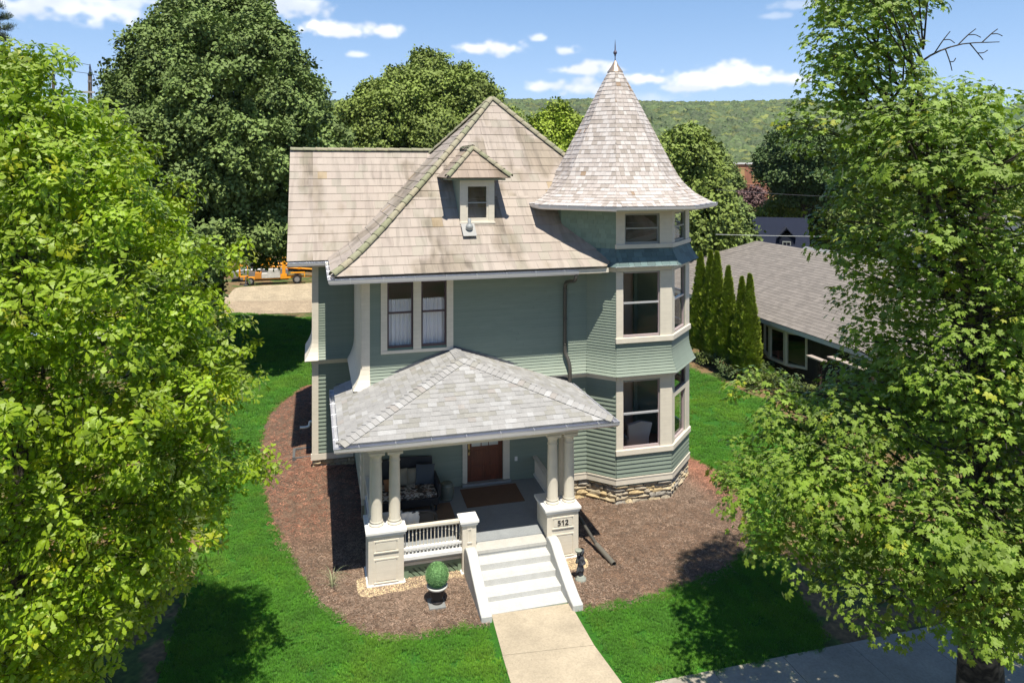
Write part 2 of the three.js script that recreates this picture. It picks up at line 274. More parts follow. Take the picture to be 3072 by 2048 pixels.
{ // main hipped roof, bell-cast at the eaves
  const front = { O: APEX, out: [0, 1], tan: [1, 0], prof: PROF, uL: (a) => -a, uR: (a) => a > 4.4 ? Math.min(a, 1.95 + (5.42 - a)) : a };
  const left = { O: APEX, out: [-1, 0], tan: [0, 1], prof: PROF, uL: (a) => -a, uR: (a) => a };
  const right = { O: APEX, out: [1, 0], tan: [0, -1], prof: PROF, uL: (a) => a > 2.2 ? -1.6 : -a, uR: (a) => a };
  const back = { O: APEX, out: [0, -1], tan: [-1, 0], prof: PROF, uL: (a) => -a, uR: (a) => a };
  const roof = part(house, 'main_roof', merge([underlay(front), underlay(left), underlay(right), underlay(back)]), M.deckPale);
  roof.userData.label = 'steep hipped roof of pale weathered tiles with mossy ridge tiles';
  const budget = { n: 300 }, bucket = [], com = { parent: roof, name: 'roof_tile', mat: M.tileWear, exp: 0.35, w: [0.30, 0.30], bond: true, t: 0.02, gap: 0.003, color: slate, budget, bucket };
  layTiles({ ...front, ...com, seed: 11, show: (c) => c.x < 8 });
  layTiles({ ...left, ...com, seed: 12, w: [0.30, 0.30], show: (c) => c.z > -24 });
  flush(roof, 'roof_tiles', bucket, M.tileWear);
  const hip = (sx, sz) => PROF.map(([a, y]) => V3(APEX[0] + sx * a, y + 0.015, APEX[1] + sz * a));
  ridgeRun(roof, hip(-1, 1), 0.36, 0.095, V3(-0.4, 1, 0.4)); ridgeRun(roof, hip(1, 1).slice(7), 0.36, 0.095, V3(0.4, 1, 0.4)); ridgeRun(roof, hip(-1, -1).slice(5), 0.36, 0.095, V3(-0.4, 1, -0.4));
}
const WR = { x0: -0.75, ridge: 10.05, z: -26.1, eaveA: 3.36, eaveY: 6.70 };
{ // side wing roof
  const prof = [[WR.eaveA, WR.eaveY], [0, WR.ridge]];
  const yA = (a) => lerp(WR.ridge, WR.eaveY, a / WR.eaveA), uR = (a) => Math.max(0.5, APEX[0] - mainR(yA(a)) + 0.12);
  const f = { O: [0, WR.z], out: [0, 1], tan: [1, 0], prof, uL: () => WR.x0, uR }, bk = { ...f, out: [0, -1], tan: [1, 0] };
  const roof = part(house, 'wing_roof', merge([underlay(f), underlay(bk)]), M.deckPale), bucket = [];
  roof.userData.label = 'gabled side wing roof of pale square tiles';
  layTiles({ ...f, parent: roof, name: 'roof_tile', mat: M.tileWear, exp: 0.34, w: [0.30, 0.30], bond: true, t: 0.02, gap: 0.003, color: slate, budget: { n: 200 }, bucket, seed: 21 });
  flush(roof, 'roof_tiles', bucket, M.tileWear);
  ridgeRun(roof, [V3(WR.x0, WR.ridge + 0.01, WR.z), V3(4.2, WR.ridge + 0.01, WR.z)], 0.4, 0.09, V3(0, 1, 0));
  part(roof, 'bargeboard', polyPrism([V3(WR.x0 + 0.02, WR.eaveY - 0.02, WR.z + WR.eaveA), V3(WR.x0 + 0.02, WR.ridge - 0.02, WR.z), V3(WR.x0 + 0.02, WR.ridge - 0.22, WR.z), V3(WR.x0 + 0.02, WR.eaveY - 0.2, WR.z + WR.eaveA - 0.02)], V3(-1, 0, 0), 0.04), M.cream);
}
{ // dormer on the front slope
  const D = { x0: 4.0, x1: 4.99, z: -20.3, e: 9.2, ze: -20.0, ax: 4.49, ay: 10.03, az: -20.9 };
  const dm = part(house, 'dormer', merge([box(D.x0, D.x1, 7.45, 7.9, D.z - 0.3, D.z - 0.03), box(D.x0, 4.10, 7.45, 9.2, -22.3, D.z - 0.03), box(4.89, D.x1, 7.45, 9.2, -22.3, D.z - 0.03), box(3.72, 5.27, 9.12, 9.17, -21.9, -20.1)]), M.siding[0]);
  dm.userData.label = 'small hipped dormer with one window';
  const front = { O: [D.ax, D.az], out: [0, 1], tan: [1, 0], prof: [[0.9, D.e], [0, D.ay]], uL: (a) => -0.9 * a / 0.9, uR: (a) => 0.89 * a / 0.9 };
  const zr = (a) => APEX[1] + mainR(lerp(D.ay, D.e, a / 0.9));
  const left = { O: [D.ax, D.az], out: [-1, 0], tan: [0, 1], prof: [[0.9, D.e], [0, D.ay]], uL: (a) => zr(a) - D.az - 0.1, uR: (a) => a };
  const right = { O: [D.ax, D.az], out: [1, 0], tan: [0, -1], prof: [[0.89, D.e], [0, D.ay]], uL: (a) => -a, uR: (a) => D.az - zr(a) + 0.1 };
  const roof = part(house, 'dormer_roof', merge([underlay(front), underlay(left), underlay(right)]), M.deckPale), bucket = [];
  const dirty = (r) => { const c = slate(r), k = 0.86; return [c[0] * k, c[1] * k * 0.93, c[2] * k * 0.86]; };
  for (const [s, q] of [[front, 31], [left, 32], [right, 33]]) layTiles({ ...s, parent: roof, name: 'roof_tile', mat: M.tileWear, exp: 0.31, w: [0.3, 0.3], bond: true, t: 0.022, gap: 0.003, color: dirty, budget: { n: 99 }, bucket, seed: q });
  flush(roof, 'roof_tiles', bucket, M.tileWear);
  ridgeRun(roof, [V3(3.58, D.e + 0.01, -19.98), V3(D.ax, D.ay + 0.02, D.az)], 0.33, 0.075, V3(-0.4, 1, 0.4)); ridgeRun(roof, [V3(5.40, D.e + 0.01, -19.98), V3(D.ax, D.ay + 0.02, D.az)], 0.33, 0.075, V3(0.4, 1, 0.4)); ridgeRun(roof, [V3(D.ax, D.ay + 0.02, D.az), V3(D.ax, D.ay + 0.02, -22.5)], 0.35, 0.075, V3(0, 1, 0));
  const w = part(house, 'dormer_window', merge([box(4.0, 4.17, 7.93, 9.12, D.z - 0.03, D.z + 0.02), box(4.82, 4.99, 7.93, 9.12, D.z - 0.03, D.z + 0.02), box(4.17, 4.82, 9.0, 9.12, D.z - 0.03, D.z + 0.018)]), M.cream);
  part(w, 'sill', rbox(3.98, 5.01, 7.88, 7.945, D.z - 0.03, D.z + 0.06), M.cream);
  part(w, 'sash', merge([box(4.17, 4.225, 7.945, 9.0, D.z - 0.06, D.z), box(4.765, 4.82, 7.945, 9.0, D.z - 0.06, D.z), box(4.225, 4.765, 8.94, 9.0, D.z - 0.06, D.z), box(4.225, 4.765, 7.945, 8.05, D.z - 0.06, D.z)]), M.cream);
  part(w, 'meeting_rail', box(4.225, 4.765, 8.465, 8.50, D.z - 0.075, D.z - 0.015), M.sashGrey);
  for (const [a, b] of [[8.05, 8.465], [8.5, 8.94]]) { const g = new THREE.PlaneGeometry(0.54, b - a); g.translate(4.495, (a + b) / 2, D.z - 0.045); part(w, 'pane', g, M.glass); }
  part(house, 'dormer_room', merge([box(4.1, 4.89, 7.6, 9.1, -21.6, -21.5), box(4.1, 4.89, 7.6, 7.7, -21.5, -20.6)]), M.room);
  const vent = part(house, 'roof_vent', lathe([[0, 0.30], [0.05, 0.30], [0.05, 0.17], [0.09, 0.12], [0.105, 0.07], [0.09, 0.0], [0.0, -0.05]], 14).translate(4.2, 7.76, -19.98), M.lead);
  part(vent, 'flashing', polyPrism([V3(4.0, 7.55, -19.83), V3(4.38, 7.55, -19.83), V3(4.38, 7.86, -20.2), V3(4.0, 7.86, -20.2)], V3(0, 0.75, 0.66).normalize(), 0.01), std([0.33, 0.33, 0.32], 0.8)).position.set(0, 0.045, 0.02);
}

// walls: opening rectangles in each face's own u, y
const gMain2 = [[1.905, 2.60, 4.66, 6.42], [2.81, 3.505, 4.66, 6.42]], gDoor = [[4.05, 5.10, 0.80, 2.98]];
const tw = [[-0.65, 0.49, 1.56, 3.47], [-0.65, 0.49, 4.70, 6.53], [-0.60, 0.48, 7.32, 8.18]], twR = [[-0.62, 0.47, 1.56, 3.47], [-0.62, 0.47, 4.70, 6.53], [-0.60, 0.47, 7.32, 8.18]];
{
  const w = part(house, 'front_wall', panels(F_MAIN, 1.27, 7.6, 0.62, 6.62, [...gMain2, ...gDoor], -0.14, -0.002), M.sidingBack);
  clap(w, F_MAIN, 1.27, 7.56, 0.80, 3.50, 0.115, [[3.94, 5.27, 0.7, 3.2], [1.2, 1.45, 0, 9]]);
  const flare = (y) => 0.22 * Math.pow(clamp((4.25 - y) / 0.6), 2);
  clap(w, F_MAIN, 1.27, 7.56, 3.66, 6.45, 0.0775, [[1.735, 3.684, 4.53, 9], [1.2, 1.45, 3.7, 9]], flare, 0, -T22);
  part(w, 'corner_board', merge([fbox(F_MAIN, 1.25, 1.45, 4.25, 6.5, 0, 0.03), fbox(F_MAIN, 1.25, 1.45, 0.74, 3.5, 0, 0.04)]), M.cream);
  part(w, 'flared_corner_board', merge([0, 1, 2, 3, 4].map((i) => { const y0 = 3.66 + i * 0.118, y1 = y0 + 0.118, f0 = flare(y0), f1 = flare(y1); return polyPrism([V3(1.25 - f0, y0, ZW + 0.03 + f0), V3(1.45, y0, ZW + 0.03 + f0), V3(1.45, y1, ZW + 0.03 + f1), V3(1.25 - f1, y1, ZW + 0.03 + f1)], V3(0, 0.2, 1).normalize(), 0.06); })), M.cream);
  part(w, 'belt_course', merge([fbox(F_MAIN, 1.23, 7.62, 3.50, 3.62, 0, 0.035), fbox(F_MAIN, 1.05, 7.64, 3.62, 3.655, 0, 0.2)]), M.cream);
  part(w, 'frieze', fbox(F_MAIN, 1.25, 7.62, 6.45, 6.62, 0, 0.04), M.cream);
  part(w, 'water_table', merge([fbox(F_MAIN, 1.23, 7.57, 0.59, 0.74, -0.05, 0.045), fbox(F_MAIN, 1.23, 7.57, 0.74, 0.775, -0.05, 0.055)]), M.cream);
  // side of the main block that the wing leaves bare, with the wide casing of its window
  const s = part(house, 'side_wall', box(1.25, 1.37, 0.6, 6.6, ZG, ZW - 0.004), M.sidingBack);
  clap(s, F_SIDE, ZG, ZW - 0.004, 0.8, 3.5, 0.27); 
  part(s, 'corner_board', merge([box(1.222, 1.25, 4.25, 6.5, ZG + 0.02, ZW + 0.02), box(1.222, 1.25, 0.74, 3.5, ZW - 0.5, ZW + 0.02)]), M.cream);
  part(s, 'flared_board', merge([0, 1, 2, 3, 4].map((i) => { const y0 = 3.66 + i * 0.118, y1 = y0 + 0.118, f0 = flare(y0), f1 = flare(y1); return polyPrism([V3(1.22 - f0, y0, ZG), V3(1.22 - f0, y0, ZW + f0), V3(1.22 - f1, y1, ZW + f1), V3(1.22 - f1, y1, ZG)], V3(-1, 0.2, 0).normalize(), 0.04); })), M.cream);
  // wing
  const g = part(house, 'wing_wall', merge([fbox(F_WING, -0.02, 1.25, 0.62, 6.6, -0.14, -0.002), box(-0.02, 0.1, 0.62, 6.6, -29.1, ZG - 0.14), polyPrism([V3(-0.02, 6.6, ZG - 0.05), V3(-0.02, 9.9, WR.z), V3(-0.02, 6.6, -29.1)], V3(-1, 0, 0), 0.1), box(-0.02, 10.4, 0.62, 6.6, -29.2, -29.1), box(10.28, 10.4, 0.62, 6.6, -29.1, -22.4)]), M.sidingBack);
  clap(g, F_WING, 0.0, 1.25, 0.80, 3.50, 0.115, [[-0.1, 0.16, 0, 9]]);
  clap(g, F_WING, 0.0, 1.25, 3.66, 6.45, 0.0775, [[-0.1, 0.16, 3.7, 9]], flare, 0.6, 0);
  part(g, 'corner_board', merge([fbox(F_WING, -0.03, 0.16, 4.25, 6.5, -0.05, 0.03), fbox(F_WING, -0.03, 0.16, 0.74, 3.5, -0.05, 0.04)]), M.cream);
  part(g, 'flared_corner_board', merge([0, 1, 2, 3, 4].map((i) => { const y0 = 3.66 + i * 0.118, y1 = y0 + 0.118, f0 = flare(y0), f1 = flare(y1); return merge([polyPrism([V3(-0.03 - f0, y0, ZG + 0.03 + f0), V3(0.16, y0, ZG + 0.03 + f0), V3(0.16, y1, ZG + 0.03 + f1), V3(-0.03 - f1, y1, ZG + 0.03 + f1)], V3(0, 0.2, 1).normalize(), 0.05), polyPrism([V3(-0.03 - f0, y0, ZG - 2), V3(-0.03 - f0, y0, ZG + 0.03 + f0), V3(-0.03 - f1, y1, ZG + 0.03 + f1), V3(-0.03 - f1, y1, ZG - 2)], V3(-1, 0.2, 0).normalize(), 0.05)]); })), M.cream);
  part(g, 'belt_course', merge([fbox(F_WING, -0.05, 1.22, 3.50, 3.62, 0, 0.035), fbox(F_WING, -0.24, 1.1, 3.62, 3.655, 0, 0.2)]), M.cream);
  part(g, 'frieze', fbox(F_WING, -0.02, 1.25, 6.45, 6.6, 0, 0.04), M.cream);
  part(g, 'water_table', fbox(F_WING, -0.06, 1.2, 0.59, 0.77, -0.05, 0.045), M.cream);
}
{ // the corner tower
  const flare = (y) => 0.20 * Math.pow(clamp((4.3 - y) / 0.65), 1.8), h = AP * T22, g1 = [[-h - 1, -0.65, 0, 0]];
  const body = part(house, 'tower_wall', merge([panels(F_TL, -h, h, 0.55, 8.3, [], -0.12, -0.002), panels(F_TF, -h, h, 0.55, 8.3, tw, -0.12, -0.002), panels(F_TR, -h, h, 0.55, 8.3, twR, -0.12, -0.002), ...[2, 3, 4, 5, 6].map((k) => panels(towerFace(k * Math.PI / 4), -h, h, k > 3 ? 6.5 : 0.55, 8.3, k === 2 ? twR : [], -0.12, -0.002))]), M.sidingBack);
  body.userData.label = 'eight-sided corner tower of green clapboard with tall windows';
  for (const [f, u0, k0, k1, cut] of [[F_TL, -0.057, -T22, T22, null], [F_TF, -h, T22, T22, 1], [F_TR, -h, T22, T22, 1]]) {
    clap(body, f, u0, h, 0.80, 3.50, 0.115, cut ? [[-2, 2, 1.40, 4]] : []);
    clap(body, f, u0, h, 3.66, 6.55, 0.0775, cut ? [[-2, 2, 4.58, 9]] : [], flare, k0, k1);
    part(body, 'water_table', merge([fbox(f, u0 - (cut ? 0.02 : 0), h + 0.018, 0.59, 0.74, -0.05, 0.045), fbox(f, u0 - (cut ? 0.02 : 0), h + 0.022, 0.74, 0.775, -0.05, 0.055)]), M.cream);
    part(body, 'belt_course', merge([fbox(f, u0, h + 0.015, 3.50, 3.62, 0, 0.036), fbox(f, u0, h + 0.07, 3.62, 3.655, 0, 0.17)]), M.cream);
    part(body, 'frieze', fbox(f, u0, h + 0.012, 6.55, 6.72, 0, 0.03), M.cream);
  }
  // painted shingles of the top storey and the flared skirt below its windows
  const teal = (r) => { const k = 0.75 + 0.45 * r(); return [0.115 * k, 0.18 * k, 0.178 * k]; }, sage = (r) => { const k = 0.88 + 0.2 * r(); return [0.205 * k, 0.285 * k, 0.225 * k]; }, bucket = [], budget = { n: 120 };
  const skirt = [[AP + 0.27, 6.73], [AP + 0.17, 6.88], [AP + 0.08, 7.05], [AP + 0.01, 7.22]];
  const sk = part(house, 'tower_skirt', merge([-1, 0, 1, 2, 3].map((k) => underlay({ O: TC, out: [Math.sin(k * Math.PI / 4), Math.cos(k * Math.PI / 4)], tan: [Math.cos(k * Math.PI / 4), -Math.sin(k * Math.PI / 4)], prof: skirt, uL: (a) => -a * T22, uR: (a) => a * T22 }, 0.015))), M.sidingBack);
  for (const k of [-1, 0, 1, 2]) layTiles({ O: TC, out: [Math.sin(k * Math.PI / 4), Math.cos(k * Math.PI / 4)], tan: [Math.cos(k * Math.PI / 4), -Math.sin(k * Math.PI / 4)], prof: skirt, uL: (a) => -a * T22, uR: (a) => a * T22, parent: sk, name: 'wall_shingle', mat: M.paintShingle, exp: 0.125, w: [0.12, 0.3], t: 0.014, gap: 0.006, color: teal, budget, bucket, seed: 50 + k });
  layTiles({ O: TC, out: [-Math.SQRT1_2, Math.SQRT1_2], tan: [Math.SQRT1_2, Math.SQRT1_2], prof: [[AP + 0.008, 7.22], [AP + 0.006, 8.26]], uL: () => -h, uR: () => h, parent: sk, name: 'wall_shingle', mat: M.paintShingle, exp: 0.13, w: [0.12, 0.3], t: 0.014, gap: 0.005, color: sage, budget, bucket, seed: 61 });
  flush(sk, 'wall_shingles', bucket, M.paintShingle);
  part(sk, 'skirt_drip_edge', merge([0].map(() => fbox(F_TF, -h - 0.13, h + 0.10, 6.705, 6.735, 0.1, 0.285))), M.white);
  // roof
  const TP = [[2.95, 8.42], [2.72, 8.53], [2.42, 8.70], [2.13, 8.95], [1.90, 9.24], [1.70, 9.60], [1.50, 9.98], [1.27, 10.42], [1.04, 10.87], [0.80, 11.34], [0.53, 11.86], [0.20, 12.46]].map(([r, y]) => [r * Math.cos(Math.PI / 8), y]);
  const cedar = (r, f) => { const k = 0.90 + 0.11 * r(), w = r(); return w < 0.008 ? [0.36 * k, 0.26 * k, 0.18 * k] : w < 0.25 ? [0.42 * k, 0.37 * k, 0.33 * k] : w < 0.60 ? [0.51 * k, 0.455 * k, 0.42 * k] : [0.60 * k, 0.555 * k, 0.525 * k]; };
  const facet = (k) => ({ O: TC, out: [Math.sin(k * Math.PI / 4), Math.cos(k * Math.PI / 4)], tan: [Math.cos(k * Math.PI / 4), -Math.sin(k * Math.PI / 4)], prof: TP, uL: (a) => -a * T22, uR: (a) => a * T22 });
  const roof = part(house, 'tower_roof', merge([0, 1, 2, 3, 4, 5, 6, 7].map((k) => underlay(facet(k)))), M.deck); roof.userData.label = 'tall bell-shaped tower roof of silvery wooden shingles';
  const bu = [], bg = { n: 300 };
  for (const k of [0, -1, 1, -2, 2, 3, 4, 5]) layTiles({ ...facet(k), parent: roof, name: 'cedar_shingle', mat: M.shingle, exp: 0.142, w: k >= 2 && k < 6 ? [0.2, 0.3] : [0.09, 0.2], t: 0.017, gap: 0.004, jit: 0.006, color: cedar, budget: bg, bucket: bu, seed: 70 + k, show: (c, a) => a > 0.018 });
  flush(roof, 'cedar_shingles', bu, M.shingle);
  part(roof, 'metal_cap', lathe([[0.24, 12.42], [0.245, 12.44], [0.12, 12.62], [0.03, 12.78]], 8).rotateY(Math.PI / 8).translate(TC[0], 0, TC[1]), M.copper);
  const fin = part(roof, 'finial', lathe([[0.022, 12.72], [0.014, 12.98], [0.03, 13.0], [0.02, 13.02], [0.055, 13.07], [0.06, 13.1], [0.045, 13.14], [0.02, 13.17], [0.016, 13.3], [0.003, 13.5]], 12).translate(TC[0], -0.06, TC[1]), M.finial);
  // soffit and gutter round the eave
  const so = []; for (let k = 0; k < 8; k++) { const f = facet(k), A = 2.95 * Math.cos(Math.PI / 8) - 0.02, n = V3(f.out[0], 0, f.out[1]), t = V3(f.tan[0], 0, f.tan[1]), P = (a, u, y) => V3(TC[0], y, TC[1]).addScaledVector(n, a).addScaledVector(t, u); so.push(polyPrism([P(1.9, -1.9 * T22, 8.28), P(A, -A * T22, 8.30), P(A, A * T22, 8.30), P(1.9, 1.9 * T22, 8.28)], V3(0, -1, 0), 0.03), polyPrism([P(A, -A * T22, 8.28), P(A, A * T22, 8.28), P(A, A * T22, 8.40), P(A, -A * T22, 8.40)], n, 0.03)); }
  part(house, 'tower_soffit', merge(so), M.soffit);
}
// half-open metal gutters
function gutterGeo(a, b, out, s = 1, cut0 = 0, cut1 = 0) {
  const pr = [[0, 0.085], [0, 0], [0.075, -0.012], [0.105, 0.02], [0.112, 0.075], [0.125, 0.085], [0.118, 0.068], [0.112, 0.015], [0.08, -0.022], [-0.008, -0.012]].map(([x, y]) => [x * s, y * s]), pos = [], d = b.clone().sub(a).normalize();
  const P = (e, [x, y], c) => { const p = e.clone().addScaledVector(out, x).addScaledVector(d, c * x); p.y += y; return p; };
  for (let i = 0; i < pr.length - 1; i++) { const A = P(a, pr[i], -cut0), B = P(b, pr[i], cut1), C = P(b, pr[i + 1], cut1), D = P(a, pr[i + 1], -cut0); for (const p of [A, B, C, A, C, D]) pos.push(p.x, p.y, p.z); }
  return soup(pos);
}
function gutter(a, b, out, cut0 = 0, cut1 = 0, step = 0.78, mat = M.gutter) {
  const g = part(house, 'gutter', gutterGeo(a, b, out, 1.15, cut0, cut1), mat), L = a.distanceTo(b), d = b.clone().sub(a).normalize(), n = Math.max(1, Math.round(L / step));
  for (let i = 0; i < n; i++) { const p = a.clone().addScaledVector(d, L * (i + 0.5) / n), q = p.clone().addScaledVector(out, 0.14); p.y += 0.115; q.y += 0.10; part(g, 'gutter_strap', rod(p.addScaledVector(out, -0.05), q, 0.008, 0.008, 5), M.whiteMetal); part(g, 'gutter_strap', rod(q, q.clone().add(V3(0, -0.11, 0)).addScaledVector(out, -0.02), 0.007, 0.007, 5), M.whiteMetal); }
  part(g, 'end_cap', merge([a, b].map((p) => polyPrism([p.clone().add(V3(0, 0.09, 0)), p.clone().add(V3(0, -0.01, 0)), p.clone().addScaledVector(out, 0.1).add(V3(0, -0.01, 0)), p.clone().addScaledVector(out, 0.14).add(V3(0, 0.09, 0))], d, 0.006))), mat);
}
{
  const X = V3(1, 0, 0), Zp = V3(0, 0, 1);
  gutter(V3(0.50, 6.585, -18.86), V3(6.98, 6.585, -18.86), Zp, 1, 0);
  gutter(V3(0.49, 6.585, -22.75), V3(0.49, 6.585, -18.88), V3(-1, 0, 0), 0, 1, 1.0);
  gutter(V3(WR.x0 + 0.02, 6.545, WR.z + WR.eaveA + 0.01), V3(0.36, 6.545, WR.z + WR.eaveA + 0.01), Zp);
  part(house, 'fascia', merge([box(0.52, 7.9, 6.58, 6.70, -18.90, -18.87), box(0.50, 0.53, 6.58, 6.72, -22.7, -18.87), box(WR.x0 + 0.04, 0.5, 6.53, 6.66, WR.z + WR.eaveA - 0.03, WR.z + WR.eaveA)]), M.cream);
  part(house, 'soffit', merge([box(0.54, 7.7, 6.555, 6.58, ZW, -18.9), box(0.54, 1.25, 6.555, 6.58, ZG, ZW), box(WR.x0 + 0.05, 0.54, 6.52, 6.545, ZG, WR.z + WR.eaveA - 0.03), box(WR.x0 + 0.05, -0.02, 6.52, 6.545, -29, ZG)]), M.soffit);
  for (let k = -2; k <= 2; k++) { const phi = k * Math.PI / 4, A = 2.95 * Math.cos(Math.PI / 8), n = V3(Math.sin(phi), 0, Math.cos(phi)), t = V3(Math.cos(phi), 0, -Math.sin(phi)), c = V3(TC[0], 8.32, TC[1]).addScaledVector(n, A); gutter(c.clone().addScaledVector(t, -A * T22), c.clone().addScaledVector(t, A * T22), n, T22, T22, 0.6); }
  const ds = part(house, 'downspout', merge([tube([V3(6.92, 6.57, -18.8), V3(6.9, 6.42, -18.82), V3(6.88, 6.32, -19.2), V3(6.88, 6.2, -19.56), V3(6.88, 6.0, -19.6)], 0.05, 18, 10), rod(V3(6.88, 6.02, -19.6), V3(6.88, 4.45, -19.6), 0.05, 0.05, 12), tube([V3(6.88, 4.47, -19.6), V3(6.88, 4.25, -19.58), V3(6.94, 4.05, -19.48), V3(6.96, 3.86, -19.42), V3(6.96, 3.5, -19.42)], 0.052, 14, 12)]), M.downspout);
  for (const y of [6.05, 5.2, 4.5]) part(ds, 'pipe_clamp', new THREE.TorusGeometry(0.056, 0.012, 6, 14).rotateX(Math.PI / 2).translate(6.88, y, -19.6), M.downspout);
}
// windows
function sashSet(parent, f, u0, u1, y0, y1, meet, mat, o = {}) {
  const d = -0.05, s = o.s || 0.045, bot = o.bot || 0.06;
  part(parent, 'sash', merge([fbox(f, u0, u0 + s, y0, y1, d - 0.03, d + 0.03), fbox(f, u1 - s, u1, y0, y1, d - 0.03, d + 0.03), fbox(f, u0 + s, u1 - s, y1 - s, y1, d - 0.03, d + 0.03), fbox(f, u0 + s, u1 - s, y0, y0 + bot, d - 0.03, d + 0.035)]), mat);
  if (meet) part(parent, 'meeting_rail', fbox(f, u0 + s, u1 - s, meet - 0.022, meet + 0.022, d - 0.03, d + 0.045), o.railMat || mat);
  const rows = meet ? [[y0 + bot, meet - 0.022], [meet + 0.022, y1 - s]] : [[y0 + bot, y1 - s]];
  rows.forEach(([a, b], i) => { const g = new THREE.PlaneGeometry(u1 - u0 - 2 * s, b - a); g.translate((u0 + u1) / 2, (a + b) / 2, d - (i ? 0.005 : 0.015)); g.rotateY(f.phi); g.translate(f.cx, 0, f.cz); part(parent, 'pane', g, M.glass); });
}
{
  const h = AP * T22;
  const w2 = part(house, 'twin_window', merge([fbox(F_MAIN, 1.735, 1.905, 4.60, 6.46, 0, 0.045), fbox(F_MAIN, 2.60, 2.81, 4.60, 6.46, 0, 0.045), fbox(F_MAIN, 3.505, 3.684, 4.60, 6.46, 0, 0.045)]), M.cream);
  w2.userData.label = 'pair of tall sash windows with white curtains';
  part(w2, 'sill', fbox(F_MAIN, 1.735, 3.684, 4.53, 4.61, -0.1, 0.055), M.cream);
  sashSet(w2, F_MAIN, 1.905, 2.60, 4.66, 6.42, 5.60, M.sash); sashSet(w2, F_MAIN, 2.81, 3.505, 4.66, 6.42, 5.60, M.sash);
  for (const [a, b] of [[1.88, 2.64], [2.78, 3.54]]) {
    const g = new THREE.PlaneGeometry(b - a, 1.32, 90, 4), p = g.attributes.position, sh = a * 3; for (let i = 0; i < p.count; i++) { const x = p.getX(i); p.setZ(i, 0.022 * Math.sin(x * 47 + sh + 1.3 * Math.sin(x * 9)) + 0.012 * Math.sin(x * 110)); if (p.getY(i) > 0.6) p.setY(i, p.getY(i) + 0.012 * Math.sin(x * 120)); } g.computeVertexNormals(); g.translate((a + b) / 2, 5.27, ZW - 0.20); part(w2, 'curtain', g, M.curtain);
  }
  part(w2, 'curtain_rod', rod(V3(1.85, 5.9, ZW - 0.2), V3(3.56, 5.9, ZW - 0.2), 0.012), M.whiteMetal);
  for (const [f, right] of [[F_TF, 0], [F_TR, 1], [F_TE, 2]]) {
    const T3 = right ? twR : tw, u0 = T3[0][0], u1 = T3[0][1];
    for (let s = 0; s < 3; s++) {
      const y0 = T3[s][2], y1 = T3[s][3], topY = s === 2 ? 8.28 : y1 + 0.03, a = T3[s][0], b = T3[s][1];
      const w = part(house, 'tower_window', merge([fbox(f, -h - 0.008, a, y0 - 0.02, topY, 0, 0.03), fbox(f, b, h + 0.008, y0 - 0.02, topY, 0, 0.03), ...(s === 2 ? [fbox(f, a, b, y1, topY, 0, 0.03)] : [])]), M.cream);
      w.userData.label = ['ground floor tower window with white chair behind it', 'middle tower window with dark glass', 'low top storey tower window'][s].replace('ground floor tower window with white chair behind it', right ? 'side tower window with a transom' : 'ground floor tower window with white chair behind it');
      part(w, 'sill', fbox(f, -h - 0.03, h + 0.03, y0 - (s === 2 ? 0.12 : 0.15), y0, -0.1, 0.075, 0.01), M.cream);
      if (s === 2) sashSet(w, f, a, b, y0, y1, 7.765, M.sashGrey, { s: 0.05, railMat: M.sashGrey });
      else if (s === 0 && right) { sashSet(w, f, a, b, y0, 2.86, 0, M.sashPink); sashSet(w, f, a, b, 2.98, y1, 0, M.sash); part(w, 'transom_bar', fbox(f, a, b, 2.86, 2.98, -0.08, 0.03), M.cream); }
      else sashSet(w, f, a, b, y0, y1, s ? 5.66 : 2.54, M.sashPink, { railMat: M.whiteMetal, s: 0.03 });
    }
  }
}
{ // inside, seen through the glass: floors, a plaster partition, ceilings
  part(house, 'upper_floors', merge([box(1.3, 10.2, 3.56, 3.62, -28.9, -19.9), box(1.3, 10.2, 6.50, 6.54, -28.9, -19.9), ...[3.59, 6.57].map((y) => new THREE.CylinderGeometry(1.98, 1.98, 0.05, 8).rotateY(Math.PI / 8).translate(TC[0], y, TC[1]))]), M.room);
  part(house, 'ground_floor', merge([box(1.3, 10.2, 0.7, 0.775, -28.9, -19.85), new THREE.CylinderGeometry(1.98, 1.98, 0.08, 8).rotateY(Math.PI / 8).translate(TC[0], 0.74, TC[1])]), M.room);
  part(house, 'partition', merge([box(1.3, 10.4, 0.78, 3.56, -22.6, -22.5), box(1.3, 10.4, 3.62, 6.5, -22.6, -22.5), box(7.3, 10.8, 6.6, 8.28, -22.9, -22.8), box(5.6, 5.7, 0.78, 6.5, -22.5, -19.9)]), M.roomPale);
}
